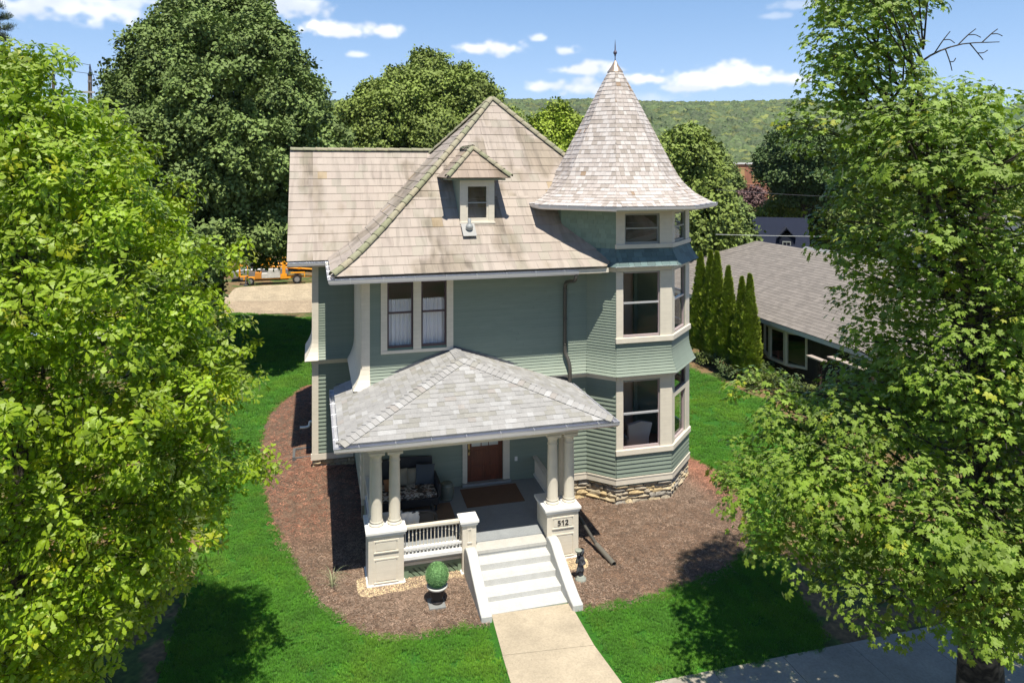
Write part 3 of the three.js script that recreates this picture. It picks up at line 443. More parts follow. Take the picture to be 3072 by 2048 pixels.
{ // front door under the porch
  const d = part(house, 'door', fbox(F_MAIN, 4.07, 5.08, 0.84, 2.94, -0.07, -0.02), M.doorWood); d.userData.label = 'red-brown panelled wooden front door with leaded glass';
  const fr = []; for (const [a, b, y0, y1] of [[4.18, 4.54, 0.95, 1.28], [4.61, 4.97, 0.95, 1.28], [4.18, 4.97, 1.34, 1.72]]) fr.push(fbox(F_MAIN, a, b, y0, y1, -0.03, -0.005, 0.012));
  for (const g of fr) part(d, 'door_panel', g, M.doorWood);
  part(d, 'glass_frame', merge([fbox(F_MAIN, 4.16, 4.99, 1.78, 1.82, -0.03, 0.0), fbox(F_MAIN, 4.16, 4.20, 1.82, 2.8, -0.03, 0.0), fbox(F_MAIN, 4.95, 4.99, 1.82, 2.8, -0.03, 0.0), fbox(F_MAIN, 4.46, 4.48, 1.82, 2.8, -0.028, -0.003), fbox(F_MAIN, 4.67, 4.69, 1.82, 2.8, -0.028, -0.003)]), M.doorWood);
  part(d, 'door_glass', fbox(F_MAIN, 4.2, 4.95, 1.82, 2.8, -0.022, -0.014), std([0.55, 0.58, 0.56], 0.25));
  const kn = part(d, 'door_handle', merge([fbox(F_MAIN, 4.10, 4.15, 1.6, 1.95, -0.02, -0.005), new THREE.SphereGeometry(0.03, 12, 8).translate(4.125, 1.72, ZW + 0.04)]), M.brass);
  const c = part(house, 'door_casing', merge([fbox(F_MAIN, 3.94, 4.07, 0.80, 3.0, 0, 0.05), fbox(F_MAIN, 5.08, 5.27, 0.80, 3.0, 0, 0.05), fbox(F_MAIN, 3.94, 5.27, 2.94, 3.12, 0, 0.051)]), M.cream);
  part(c, 'threshold', fbox(F_MAIN, 3.92, 5.29, 0.80, 0.86, -0.1, 0.14), M.floor);
  part(c, 'doorbell', new THREE.CylinderGeometry(0.022, 0.022, 0.02, 12).rotateX(Math.PI / 2).translate(4.0, 1.98, ZW + 0.06), M.sash);
  part(house, 'socket_cover', rbox(5.42, 5.5, 1.32, 1.44, ZW + 0.015, ZW + 0.04), M.white);
}
// rubble foundation: every stone its own piece
{
  const r = rng(91), stones = [[0.48, 0.39, 0.25], [0.56, 0.43, 0.24], [0.42, 0.36, 0.27], [0.54, 0.45, 0.31], [0.36, 0.33, 0.28], [0.60, 0.49, 0.32]].map((c) => std(c, 0.95, { map: T.blotch, bumpMap: T.bump, bumpScale: 0.006 }));
  const variants = [...Array(7)].map(() => {
    const g = new THREE.BoxGeometry(1, 1, 1, 3, 2, 2), p = g.attributes.position, q = new Map();
    for (let i = 0; i < p.count; i++) { const k = [p.getX(i), p.getY(i), p.getZ(i)].map((v) => v.toFixed(2)).join(); if (!q.has(k)) q.set(k, [r() - 0.5, r() - 0.5, r() - 0.5]); const e = q.get(k), x = p.getX(i), y = p.getY(i), z = p.getZ(i), rd = 1 - 0.12 * (Math.abs(x) * 2) ** 4 * (Math.abs(y) * 2) ** 4; p.setXYZ(i, x * rd + e[0] * 0.1, y * rd + e[1] * 0.22, z + e[2] * 0.5 - 0.3 * ((Math.abs(y) * 2) ** 6)); }
    const h = g.toNonIndexed(); h.computeVertexNormals(); uvm(h, 0.5); h.userData.local = true; return h;
  });
  const fd = part(house, 'foundation', merge([fbox(F_TL, -0.2, AP * T22, -0.1, 0.57, -0.3, -0.09), fbox(F_TF, -0.83, 0.83, -0.1, 0.57, -0.3, -0.09), fbox(F_TR, -0.83, 0.83, -0.1, 0.57, -0.3, -0.09), fbox(F_TE, -0.83, 0.83, -0.1, 0.57, -0.3, -0.09), fbox(F_MAIN, 1.25, 7.6, -0.1, 0.6, -0.3, -0.09), fbox(F_WING, 0, 1.25, -0.1, 0.6, -0.3, -0.09), box(0.05, 0.3, -0.1, 0.6, -29, ZG - 0.2)]), std([0.30, 0.25, 0.17], 0.95));
  const b = baseOf.get(house);
  for (const [f, u0, u1, y0] of [[F_MAIN, 6.35, 7.62, -0.05], [F_TL, -0.1, AP * T22 + 0.02, -0.05], [F_TF, -0.86, 0.86, -0.05], [F_TR, -0.86, 0.86, -0.05], [F_TE, -0.86, 0.86, -0.05], [F_WING, -0.02, 1.25, 0.2]]) {
    let y = y0; while (y < 0.56) { const hgt = Math.min(0.09 + r() * 0.08, 0.6 - y); let u = u0; while (u < u1 - 0.05) { const w = Math.min(0.16 + r() * 0.34, u1 - u), s = mesh('stone', variants[Math.floor(r() * 7)], stones[Math.floor(r() * 6)]), d = -0.085 + r() * 0.05; s.scale.set(w * 1.0, hgt * 1.02, 0.12); s.position.set(f.cx + f.t.x * (u + w / 2) + f.n.x * d - b.x, y + hgt / 2 - b.y, f.cz + f.t.z * (u + w / 2) + f.n.z * d - b.z); s.rotation.y = f.phi; fd.add(s); u += w; } y += hgt; }
  }
}

// ------------------------------------------------------------------ porch
const floorY = (z) => lerp(0.80, 0.60, clamp((z - ZW) / (-16.66 - ZW)));
{
  const sl = (x0, x1, z0, z1, t, lift = 0) => { const a = floorY(z0) + lift, b = floorY(z1) + lift; return merge([polyPrism([V3(x0, a, z0), V3(x0, b, z1), V3(x1, b, z1), V3(x1, a, z0)], V3(0, 1, 0), t)]); };
  const fl = part(house, 'porch_floor', sl(1.3, 6.1, ZW + 0.03, -16.98, 0.07), M.floor);
  part(fl, 'floor_edge', sl(2.0, 3.6, -16.98, -16.74, 0.07), M.white);
  part(fl, 'floor_apron', merge([box(2.0, 3.6, 0.42, 0.50, -16.93, -16.88), box(2.0, 3.6, 0.36, 0.42, -16.9, -16.84)]), M.cream);
  part(house, 'porch_base', merge([box(1.3, 1.4, 0, 0.66, -19.6, -17.3), box(6.0, 6.1, 0, 0.62, -19.6, -17.3), box(2.0, 3.45, 0.02, 0.4, -17.2, -17.1)]), M.skirtWood);
}
function pedestal(name, x0, x1, z1, depth, h, panelsY, number) {
  const z0 = z1 - depth, p = part(house, name, rbox(x0, x1, 0.06, h - 0.1, z0, z1, 0.006), M.cream);
  part(p, 'plinth', rbox(x0 - 0.035, x1 + 0.035, 0, 0.085, z0 - 0.035, z1 + 0.035, 0.012), M.white);
  part(p, 'cap', merge([rbox(x0 - 0.06, x1 + 0.06, h - 0.07, h, z0 - 0.06, z1 + 0.06, 0.015), rbox(x0 - 0.03, x1 + 0.03, h - 0.13, h - 0.07, z0 - 0.03, z1 + 0.03, 0.012)]), M.white);
  for (const [a, b, y0, y1] of panelsY) {
    const fr = merge([box(a - 0.03, b + 0.03, y1, y1 + 0.03, z1, z1 + 0.016), rbox(a - 0.03, b + 0.03, y0 - 0.035, y0, z1, z1 + 0.024), box(a - 0.03, a, y0, y1, z1, z1 + 0.016), box(b, b + 0.03, y0, y1, z1, z1 + 0.016)]);
    const pn = part(p, 'panel', rbox(a + 0.02, b - 0.02, y0 + 0.02, y1 - 0.02, z1 - 0.01, z1 + 0.01, 0.008), M.cream); part(pn, 'panel_moulding', fr, M.cream);
  }
  return p;
}
const pedL = pedestal('pedestal', 1.2, 2.0, -16.74, 0.82, 1.29, [[1.35, 1.85, 0.82, 1.04], [1.35, 1.85, 0.14, 0.63]]);
const pedR = pedestal('pedestal', 5.42, 6.22, -16.74, 0.82, 1.29, [[5.57, 6.07, 0.82, 1.04], [5.57, 6.07, 0.14, 0.63]]);
const newel = pedestal('newel_post', 3.35, 3.68, -16.72, 0.33, 1.29, [[3.49, 3.55, 0.78, 1.06], [3.49, 3.55, 0.2, 0.66]]);
{
  const font = await new FontLoader().loadAsync('fonts/droid/droid_sans_bold.typeface.json');
  const t = new TextGeometry('512', { font, size: 0.125, depth: 0.012, curveSegments: 4 }); t.computeBoundingBox(); const bb = t.boundingBox;
  t.translate(5.82 - (bb.max.x + bb.min.x) / 2, 0.93 - (bb.max.y + bb.min.y) / 2, -16.732); uvm(t);
  const n = part(pedR, 'house_number', t, std([0.04, 0.035, 0.03], 0.5)); n.userData.label = 'dark house number 512';
}
{ // columns
  const col = lathe([[0.155, 0.0], [0.165, 0.02], [0.165, 0.045], [0.145, 0.06], [0.135, 0.075], [0.15, 0.095], [0.148, 0.115], [0.13, 0.125], [0.131, 0.5], [0.128, 0.9], [0.122, 1.25], [0.116, 1.42], [0.13, 1.435], [0.13, 1.455], [0.116, 1.465], [0.116, 1.55], [0.14, 1.585], [0.15, 1.62], [0.15, 1.63]], 28);
  col.userData.local = true; const b = baseOf.get(house);
  const plinth = uvm(new RoundedBoxGeometry(0.36, 0.04, 0.36, 2, 0.008)), abacus = uvm(new RoundedBoxGeometry(0.35, 0.06, 0.35, 2, 0.006)); plinth.userData.local = abacus.userData.local = true;
  for (const [x, z] of [[1.40, -16.96], [1.81, -16.96], [5.63, -16.96], [6.05, -16.96], [1.40, -17.36], [6.05, -17.36]]) {
    const c = mesh('column', col, M.cream); c.position.set(x - b.x, 1.33, z - b.z); house.add(c); const p = mesh('column_plinth', plinth, M.white); p.position.y = -0.02; c.add(p); const a = mesh('abacus', abacus, M.cream); a.position.y = 1.66; c.add(a);
  }
  part(house, 'porch_beam', merge([box(1.2, 6.25, 3.02, 3.24, -17.1, -16.82), box(1.24, 1.54, 3.02, 3.24, -19.6, -17.1), box(5.9, 6.2, 3.02, 3.24, -19.6, -17.1)]), M.cream);
  part(house, 'porch_ceiling', merge([box(0.66, 6.92, 3.24, 3.27, ZW + 0.05, -16.5), box(0.66, 1.22, 3.24, 3.27, -20.7, ZW + 0.05)]), M.soffit);
  part(house, 'pilaster', merge([box(1.28, 1.5, 0.8, 3.02, ZW + 0.03, ZW + 0.2)]), M.cream);
  // the little window and shelf edge on the left return are left to the railing
}
function railing(name, a, b, n, arc) {                              // a, b: ends at the height of the top rail
  const d = b.clone().sub(a), L = d.length(); d.normalize(); const s = V3(-d.z, 0, d.x);
  const bar = (y0, y1, w) => { const P = (p, o, y) => p.clone().addScaledVector(s, o).add(V3(0, y, 0)); return merge([polyPrism([P(a, -w, y1), P(a, w, y1), P(b, w, y1), P(b, -w, y1)], V3(0, 1, 0), y1 - y0)]); };
  const r = part(house, name, merge([bar(-0.05, 0, 0.055), bar(-0.085, -0.05, 0.03)]), M.cream);
  part(r, 'bottom_rail', bar(-0.54, -0.49, 0.045), M.white);
  const ball = new THREE.SphereGeometry(0.021, 10, 8); ball.userData.local = true;
  for (let i = 0; i < n; i++) {
    const t = (i + 0.5) / n, p = a.clone().addScaledVector(d, L * t), k = Math.sin(Math.PI * clamp((i + 0.6) / (n + 0.2))), by = -0.45 + (arc ? Math.pow(k, 0.45) * 0.31 : 0.3);
    const bl = part(r, 'baluster', lathe([[0.012, -0.49], [0.012, by - 0.03], [0.017, by - 0.024], [0.013, by - 0.017], [0.023, by], [0.013, by + 0.017], [0.017, by + 0.024], [0.012, by + 0.03], [0.012, -0.085]], 9).translate(p.x, p.y, p.z), M.cream);
    if (arc) part(r, 'short_spindle', lathe([[0.014, -0.645], [0.02, -0.62], [0.022, -0.58], [0.015, -0.54]], 8).translate(p.x, p.y, p.z), M.white);
  }
  return r;
}
railing('front_railing', V3(2.0, 1.262, -16.86), V3(3.36, 1.262, -16.86), 16, true);
railing('side_railing', V3(6.0, 1.41, ZW + 0.03), V3(6.0, 1.36, -17.5), 30, false);
railing('side_railing', V3(1.36, 1.41, ZW + 0.22), V3(1.36, 1.36, -17.5), 24, false);
{ // green slatted skirt below the front rail
  const s = part(house, 'skirt_panel', merge([box(2.0, 2.12, 0, 0.36, -16.92, -16.86), box(3.27, 3.36, 0, 0.36, -16.92, -16.86), box(2.12, 3.27, 0.28, 0.36, -16.92, -16.86), box(2.12, 3.27, 0, 0.05, -16.92, -16.85)]), M.greenTrim);
  for (let i = -2; i < 9; i++) { const x = 2.08 + i * 0.135; const q = clipPoly(clipPoly([[x, 0.28], [x + 0.105, 0.28], [x + 0.335, 0.05], [x + 0.23, 0.05]], (p) => p[0] - 2.12), (p) => 3.27 - p[0]); if (q.length > 2) part(s, 'slat', polyPrism(q.map(([a, y]) => V3(a, y, -16.885)), V3(0, 0, 1), 0.015), M.greenTrim); }
}
{ // porch roof of laminated shingles
  const asphalt = (r) => { const k = 0.80 + 0.14 * r(), w = r(); return w < 0.12 ? [0.46 * k, 0.46 * k, 0.46 * k] : w < 0.32 ? [0.345 * k, 0.337 * k, 0.31 * k] : w < 0.34 ? [0.38 * k, 0.355 * k, 0.335 * k] : [0.39 * k, 0.385 * k, 0.38 * k]; };
  const J = [3.72, -18.55], yE = 3.44, yT = 4.56, A = 2.13, AL = 3.15, AR = 3.26;
  const front = { O: J, out: [0, 1], tan: [1, 0], prof: [[A, yE], [0.01, yT]], uL: (a) => -AL * a / A, uR: (a) => AR * a / A };
  const left = { O: J, out: [-1, 0], tan: [0, 1], prof: [[AL, yE], [0.01, yT]], uL: (a) => a > 2.5 ? -2.2 : -1.12, uR: (a) => A * a / AL };
  const right = { O: J, out: [1, 0], tan: [0, -1], prof: [[AR, yE], [0.01, yT]], uL: (a) => -A * a / AR, uR: () => 1.12 };
  const roof = part(house, 'porch_roof', merge([underlay(front), underlay(left), underlay(right)]), M.deck); roof.userData.label = 'low hipped porch roof of pale grey shingles';
  const budget = { n: 300 }, bucket = [], com = { parent: roof, name: 'asphalt_shingle', mat: M.shingle, exp: 0.142, w: [0.13, 0.30], t: 0.008, tv: 0.5, gap: 0.001, color: asphalt, budget, bucket };
  layTiles({ ...front, ...com, seed: 41, show: (c, a) => a > 0.026 }); layTiles({ ...left, ...com, seed: 42, show: (c, a) => a > 0.026 }); layTiles({ ...right, ...com, seed: 43, show: (c, a) => a > 0.03 });
  flush(roof, 'asphalt_shingles', bucket, M.shingle);
  const caps = (a, b, nl, nr, sl, sr) => { const d = b.clone().sub(a), L = d.length(); d.normalize(); const n = Math.round(L / 0.145), r = rng(44); for (let i = 0; i < n; i++) { const p = a.clone().addScaledVector(d, i / n * L), q = a.clone().addScaledVector(d, Math.min(L, (i + 1.25) / n * L)), c = asphalt(r), lift = (pt, k, nn) => pt.clone().add(k).addScaledVector(nn, 0.0); const pos = [], w = 0.16, N = nl.clone().add(nr).normalize(); const P = (v) => pos.push(v.x, v.y, v.z);
    for (const [s, nn, sg] of [[sl, nl, 1], [sr, nr, -1]]) { const o0 = p.clone().addScaledVector(N, 0.042), o1 = q.clone().addScaledVector(N, 0.022), e0 = p.clone().addScaledVector(s, w).addScaledVector(nn, 0.036), e1 = q.clone().addScaledVector(s, w).addScaledVector(nn, 0.016), b0 = p.clone().addScaledVector(s, w).addScaledVector(nn, 0.0), bo = p.clone().addScaledVector(N, 0.0), be = q.clone().addScaledVector(s, w); for (const v of sg > 0 ? [o0, o1, e1, o0, e1, e0, o0, e0, b0, o0, b0, bo, e0, e1, be, e0, be, b0] : [o0, e1, o1, o0, e0, e1, o0, b0, e0, o0, bo, b0, e0, be, e1, e0, b0, be]) P(v); }
    part(roof, 'hip_shingle', soup(pos, c.map((x) => x * 1.05)), M.shingle); } };
  const nF = V3(0, A, yT - yE).normalize(), nL = V3(-(yT - yE), AL, 0).normalize(), nR = V3(yT - yE, AR, 0).normalize(), top0 = V3(J[0], yT, J[1]);
  const onSlope = (n, h) => { const s = h.clone().cross(n).normalize(); return s; };
  const hl = V3(J[0] - AL, yE, J[1] + A), hr = V3(J[0] + AR, yE, J[1] + A), dl = top0.clone().sub(hl).normalize(), dr = top0.clone().sub(hr).normalize();
  const sgn = (v, to) => v.dot(to) < 0 ? v.negate() : v;
  caps(hl, top0, nL, nF, sgn(onSlope(nL, dl), V3(-0.2, 0, -1)), sgn(onSlope(nF, dl), V3(1, 0, 0.2)));
  caps(hr, top0, nF, nR, sgn(onSlope(nF, dr), V3(-1, 0, 0.2)), sgn(onSlope(nR, dr), V3(0, 0, -1)));
  caps(top0.clone(), V3(J[0], yT, ZW + 0.03), nL, nR, V3(-1, -0.35, 0).normalize(), V3(1, -0.34, 0).normalize());
  part(roof, 'wall_flashing', merge([polyPrism([V3(1.25, 3.70, ZW + 0.05), V3(3.72, 4.58, ZW + 0.05), V3(3.72, 4.63, ZW + 0.05), V3(1.25, 3.76, ZW + 0.05)], V3(0, 0, 1), 0.012), polyPrism([V3(3.72, 4.58, ZW + 0.05), V3(6.98, 3.46, ZW + 0.05), V3(6.98, 3.52, ZW + 0.05), V3(3.72, 4.63, ZW + 0.05)], V3(0, 0, 1), 0.012), box(0.6, 1.26, 3.50, 3.52, -20.78, -20.74)]), M.flash);
  gutter(V3(0.57, 3.285, -16.44), V3(6.98, 3.285, -16.44), V3(0, 0, 1), 1, 1);
  gutter(V3(0.57, 3.285, -20.75), V3(0.57, 3.285, -16.44), V3(-1, 0, 0), 0, 1, 0.9);
  gutter(V3(6.98, 3.285, -16.44), V3(6.98, 3.285, -19.6), V3(1, 0, 0), 1, 0, 0.9);
  part(house, 'porch_fascia', merge([box(0.58, 6.97, 3.25, 3.42, -16.50, -16.45), box(0.58, 0.62, 3.25, 3.42, -20.74, -16.5), box(6.93, 6.97, 3.25, 3.42, -19.6, -16.5)]), M.cream);
}
// ------------------------------------------------------------------ front steps
{
  const S = thing('front_steps', 'white painted concrete front steps with curved cheek walls', 'steps', [4.5, 0, -15.8]);
  const rows = [[-17.0, -16.62, 0.60], [-16.62, -16.28, 0.45], [-16.28, -15.91, 0.30], [-15.91, -15.52, 0.15], [-15.52, -15.1, 0.03]];
  rows.forEach(([z0, z1, y], i) => { const s = part(S, 'step', rbox(3.62, 5.36, -0.1, y, z0 - (i ? 0.06 : 0), z1, 0.012), M.concreteWhite); if (i === 0) part(s, 'slab_edge', rbox(3.60, 5.38, 0.52, 0.604, -16.98, -16.60, 0.01), M.stepRiser); });
  for (const [x0, x1, z1] of [[3.38, 3.62, -14.87], [5.36, 5.60, -14.76]]) {
    const prof = [[-16.72, 0.60], [-16.6, 0.72], [-16.42, 0.745], [-16.22, 0.70], [-16.0, 0.58], [-15.6, 0.41], [-15.2, 0.25], [z1 - 0.12, 0.155], [z1 - 0.02, 0.14], [z1, 0.12]];
    const sh = new THREE.Shape(); sh.moveTo(-prof[0][0], -0.1); const c = new THREE.CatmullRomCurve3(prof.map(([z, y]) => V3(-z, y, 0))).getPoints(40); c.forEach((p) => sh.lineTo(p.x, p.y)); sh.lineTo(-z1, -0.1);
    const g = new THREE.ExtrudeGeometry(sh, { depth: x1 - x0 - 0.06, bevelEnabled: true, bevelThickness: 0.03, bevelSize: 0.03, bevelSegments: 4, bevelOffset: -0.03 }); g.rotateY(Math.PI / 2); g.translate(x0 + 0.03, 0, 0);
    part(S, 'cheek_wall', uvm(g), M.concreteWhite);
  }
}
// ------------------------------------------------------------------ things on the porch
{
  const wick = std([0.018, 0.019, 0.024], 0.6), y0 = floorY(-18.9);
  const s = thing('wicker_loveseat', 'black wicker loveseat with patterned seat cushion under the porch', 'sofa', [2.3, y0, -19.0]);
  part(s, 'seat_frame', rbox(1.5, 3.1, y0 + 0.14, y0 + 0.34, -19.45, -18.5, 0.03), wick);
  for (const [x, z] of [[1.56, -18.56], [3.04, -18.56], [1.56, -19.4], [3.04, -19.4]]) part(s, 'leg', rod(V3(x, y0, z), V3(x, y0 + 0.16, z), 0.022, 0.03), wick);
  part(s, 'backrest', polyPrism([V3(1.5, y0 + 0.3, -19.38), V3(3.1, y0 + 0.3, -19.38), V3(3.08, y0 + 1.0, -19.52), V3(2.3, y0 + 1.06, -19.53), V3(1.52, y0 + 1.0, -19.52)], V3(0, 0.2, 1).normalize(), 0.06), wick);
  for (const x of [1.46, 3.08]) part(s, 'armrest', rbox(x, x + 0.09, y0 + 0.3, y0 + 0.66, -19.45, -18.55, 0.03), wick);
  const floral = dataTex(256, (u, v) => { const n = fbm(u * 7, v * 7, 3, 7), m = fbm(u * 14 + 40, v * 14, 2, 14); return n > 0.56 ? [0.30, 0.27, 0.25] : m > 0.62 ? [0.52, 0.40, 0.33] : n > 0.49 ? [0.5, 0.5, 0.48] : [0.80, 0.78, 0.74]; });
  part(s, 'seat_cushion', rbox(1.56, 3.06, y0 + 0.34, y0 + 0.46, -19.36, -18.5, 0.05, 4), std([0.8, 0.8, 0.8], 0.95, { map: rep(floral, 1.3) }));
  const stripe = std([0.7, 0.68, 0.62], 0.95, { map: dataTex(128, (u, v) => ((u * 16) % 1 < 0.5 || (v * 16) % 1 < 0.5) ? [0.75, 0.73, 0.68] : [0.35, 0.35, 0.34]) });
  const pil = (name, label, x, z, rz, mat, w = 0.46) => { const t = thing(name, label, 'pillow', [x, y0 + 0.46, z]); const g = new THREE.BoxGeometry(w, w, 0.15, 8, 8, 2), p = g.attributes.position; for (let i = 0; i < p.count; i++) { const a = p.getX(i) / w * 2, b = p.getY(i) / w * 2, k = (1 - a * a * a * a) * (1 - b * b * b * b); p.setZ(i, p.getZ(i) * (0.25 + 0.75 * k)); p.setX(i, p.getX(i) * (1 - 0.06 * (1 - b * b))); p.setY(i, p.getY(i) * (1 - 0.06 * (1 - a * a))); } g.computeVertexNormals(); g.rotateX(-0.28); g.rotateZ(rz); g.translate(0, w / 2 - 0.01, 0); g.userData.local = true; part(t, 'cushion_cover', g, mat); };
  pil('throw_pillow', 'grey checked throw pillow propped at the loveseat centre', 2.18, -19.22, 0.0, stripe, 0.42); pil('throw_pillow', 'checked throw pillow half behind the blue pillow', 2.56, -19.25, 0.05, stripe, 0.40); pil('throw_pillow', 'slate blue square pillow at the loveseat end', 2.84, -19.15, -0.08, std([0.075, 0.09, 0.11], 0.95), 0.5);
  pil('throw_pillow', 'rust patterned pillow on the loveseat beside the column', 1.9, -18.95, 0.1, std([0.35, 0.16, 0.07], 0.95, { map: T.blotch }), 0.3);
  const ys = floorY(-19.0), st = thing('garden_stool', 'grey-green glazed drum garden stool beside the loveseat', 'stool', [3.40, ys, -19.05]);
  const sg = lathe([[0.0, 0], [0.13, 0], [0.15, 0.02], [0.17, 0.12], [0.178, 0.22], [0.17, 0.33], [0.15, 0.43], [0.13, 0.45], [0.0, 0.455]], 28); sg.userData.local = true; part(st, 'drum', sg, std([0.16, 0.18, 0.15], 0.25, { map: T.blotch }));
  const rim = merge([0.06, 0.39].map((y) => new THREE.TorusGeometry(0.168, 0.008, 6, 30).rotateX(Math.PI / 2).translate(0, y, 0))); rim.userData.local = true; part(st, 'bead_ring', rim, std([0.18, 0.2, 0.17], 0.3));
  const rugM = (c) => std(c, 0.98, { map: T.speck, bumpMap: T.bump, bumpScale: 0.004 });
  const flat = (x0, x1, z0, z1, t) => merge([polyPrism([V3(x0, floorY(z0) + t, z0), V3(x0, floorY(z1) + t, z1), V3(x1, floorY(z1) + t, z1), V3(x1, floorY(z0) + t, z0)], V3(0, 1, 0), t - 0.003)]);
  top('doormat', flat(3.83, 5.38, -19.45, -18.5, 0.016), rugM([0.17, 0.095, 0.055]), 'dark brown woven doormat in front of the red door', 'mat');
  top('porch_rug', flat(1.7, 3.45, -18.88, -17.75, 0.014), rugM([0.22, 0.14, 0.085]), 'brown jute rug in front of the wicker loveseat', 'rug');
  // chair with its back to the railing, a white throw over it
  const yc = floorY(-17.5) + 0.014, c = thing('wicker_chair', 'dark wicker porch chair with its back to the front railing', 'chair', [2.42, yc, -17.6]);
  part(c, 'seat', rbox(2.05, 2.8, yc + 0.28, yc + 0.38, -18.0, -17.35, 0.03), wick);
  part(c, 'backrest', tube([V3(2.0, yc + 0.3, -17.34), V3(2.02, yc + 0.62, -17.26), V3(2.2, yc + 0.72, -17.22), V3(2.6, yc + 0.72, -17.22), V3(2.8, yc + 0.62, -17.26), V3(2.84, yc + 0.3, -17.34)], 0.03, 30, 8), wick);
  part(c, 'back_panel', polyPrism([V3(2.04, yc + 0.3, -17.33), V3(2.8, yc + 0.3, -17.33), V3(2.76, yc + 0.66, -17.25), V3(2.1, yc + 0.66, -17.25)], V3(0, 0, 1), 0.03), wick);
  for (const x of [2.02, 2.83]) part(c, 'armrest', tube([V3(x, yc + 0.56, -17.3), V3(x, yc + 0.54, -17.7), V3(x, yc + 0.5, -17.98), V3(x, yc + 0.2, -18.03)], 0.03, 20, 8), wick);
  for (const [x, z] of [[2.06, -17.38], [2.8, -17.38], [2.06, -17.98], [2.8, -17.98]]) part(c, 'leg', rod(V3(x, yc, z), V3(x, yc + 0.3, z), 0.02, 0.025), wick);
  const g = new THREE.PlaneGeometry(0.42, 0.75, 30, 24), p = g.attributes.position; for (let i = 0; i < p.count; i++) { const x = p.getX(i), v = 0.375 - p.getY(i); const back = v < 0.34; p.setXYZ(i, x + 2.2 + 0.02 * Math.sin(v * 9), back ? yc + 0.42 + v : yc + 0.76 - (v - 0.34) * 0.96, (back ? -17.285 + 0.03 * (v / 0.34) : -17.19) + 0.012 * Math.sin(x * 40 + v * 4)); } g.computeVertexNormals();
  top('throw_blanket', g, std([0.66, 0.63, 0.58], 0.95), 'off-white throw blanket draped over the wicker chair', 'blanket');
  const wr = thing('door_ornament', 'small grey metal sprig hanging on the front door glass', 'ornament', [4.60, 2.0, ZW + 0.03]);
  for (let k = 0; k < 7; k++) { const a = -1.9 + k * 0.28; const lf = polyPrism([V3(0, 0, 0), V3(0.02, -0.06, 0), V3(0, -0.16, 0), V3(-0.02, -0.06, 0)], V3(0, 0, 1), 0.006); lf.rotateZ(a + 1.2); lf.translate(4.60, 2.1, ZW + 0.02 + k * 0.004); part(wr, 'leaf_blade', lf, std([0.30, 0.32, 0.32], 0.4, { metalness: 0.5 })); }
}

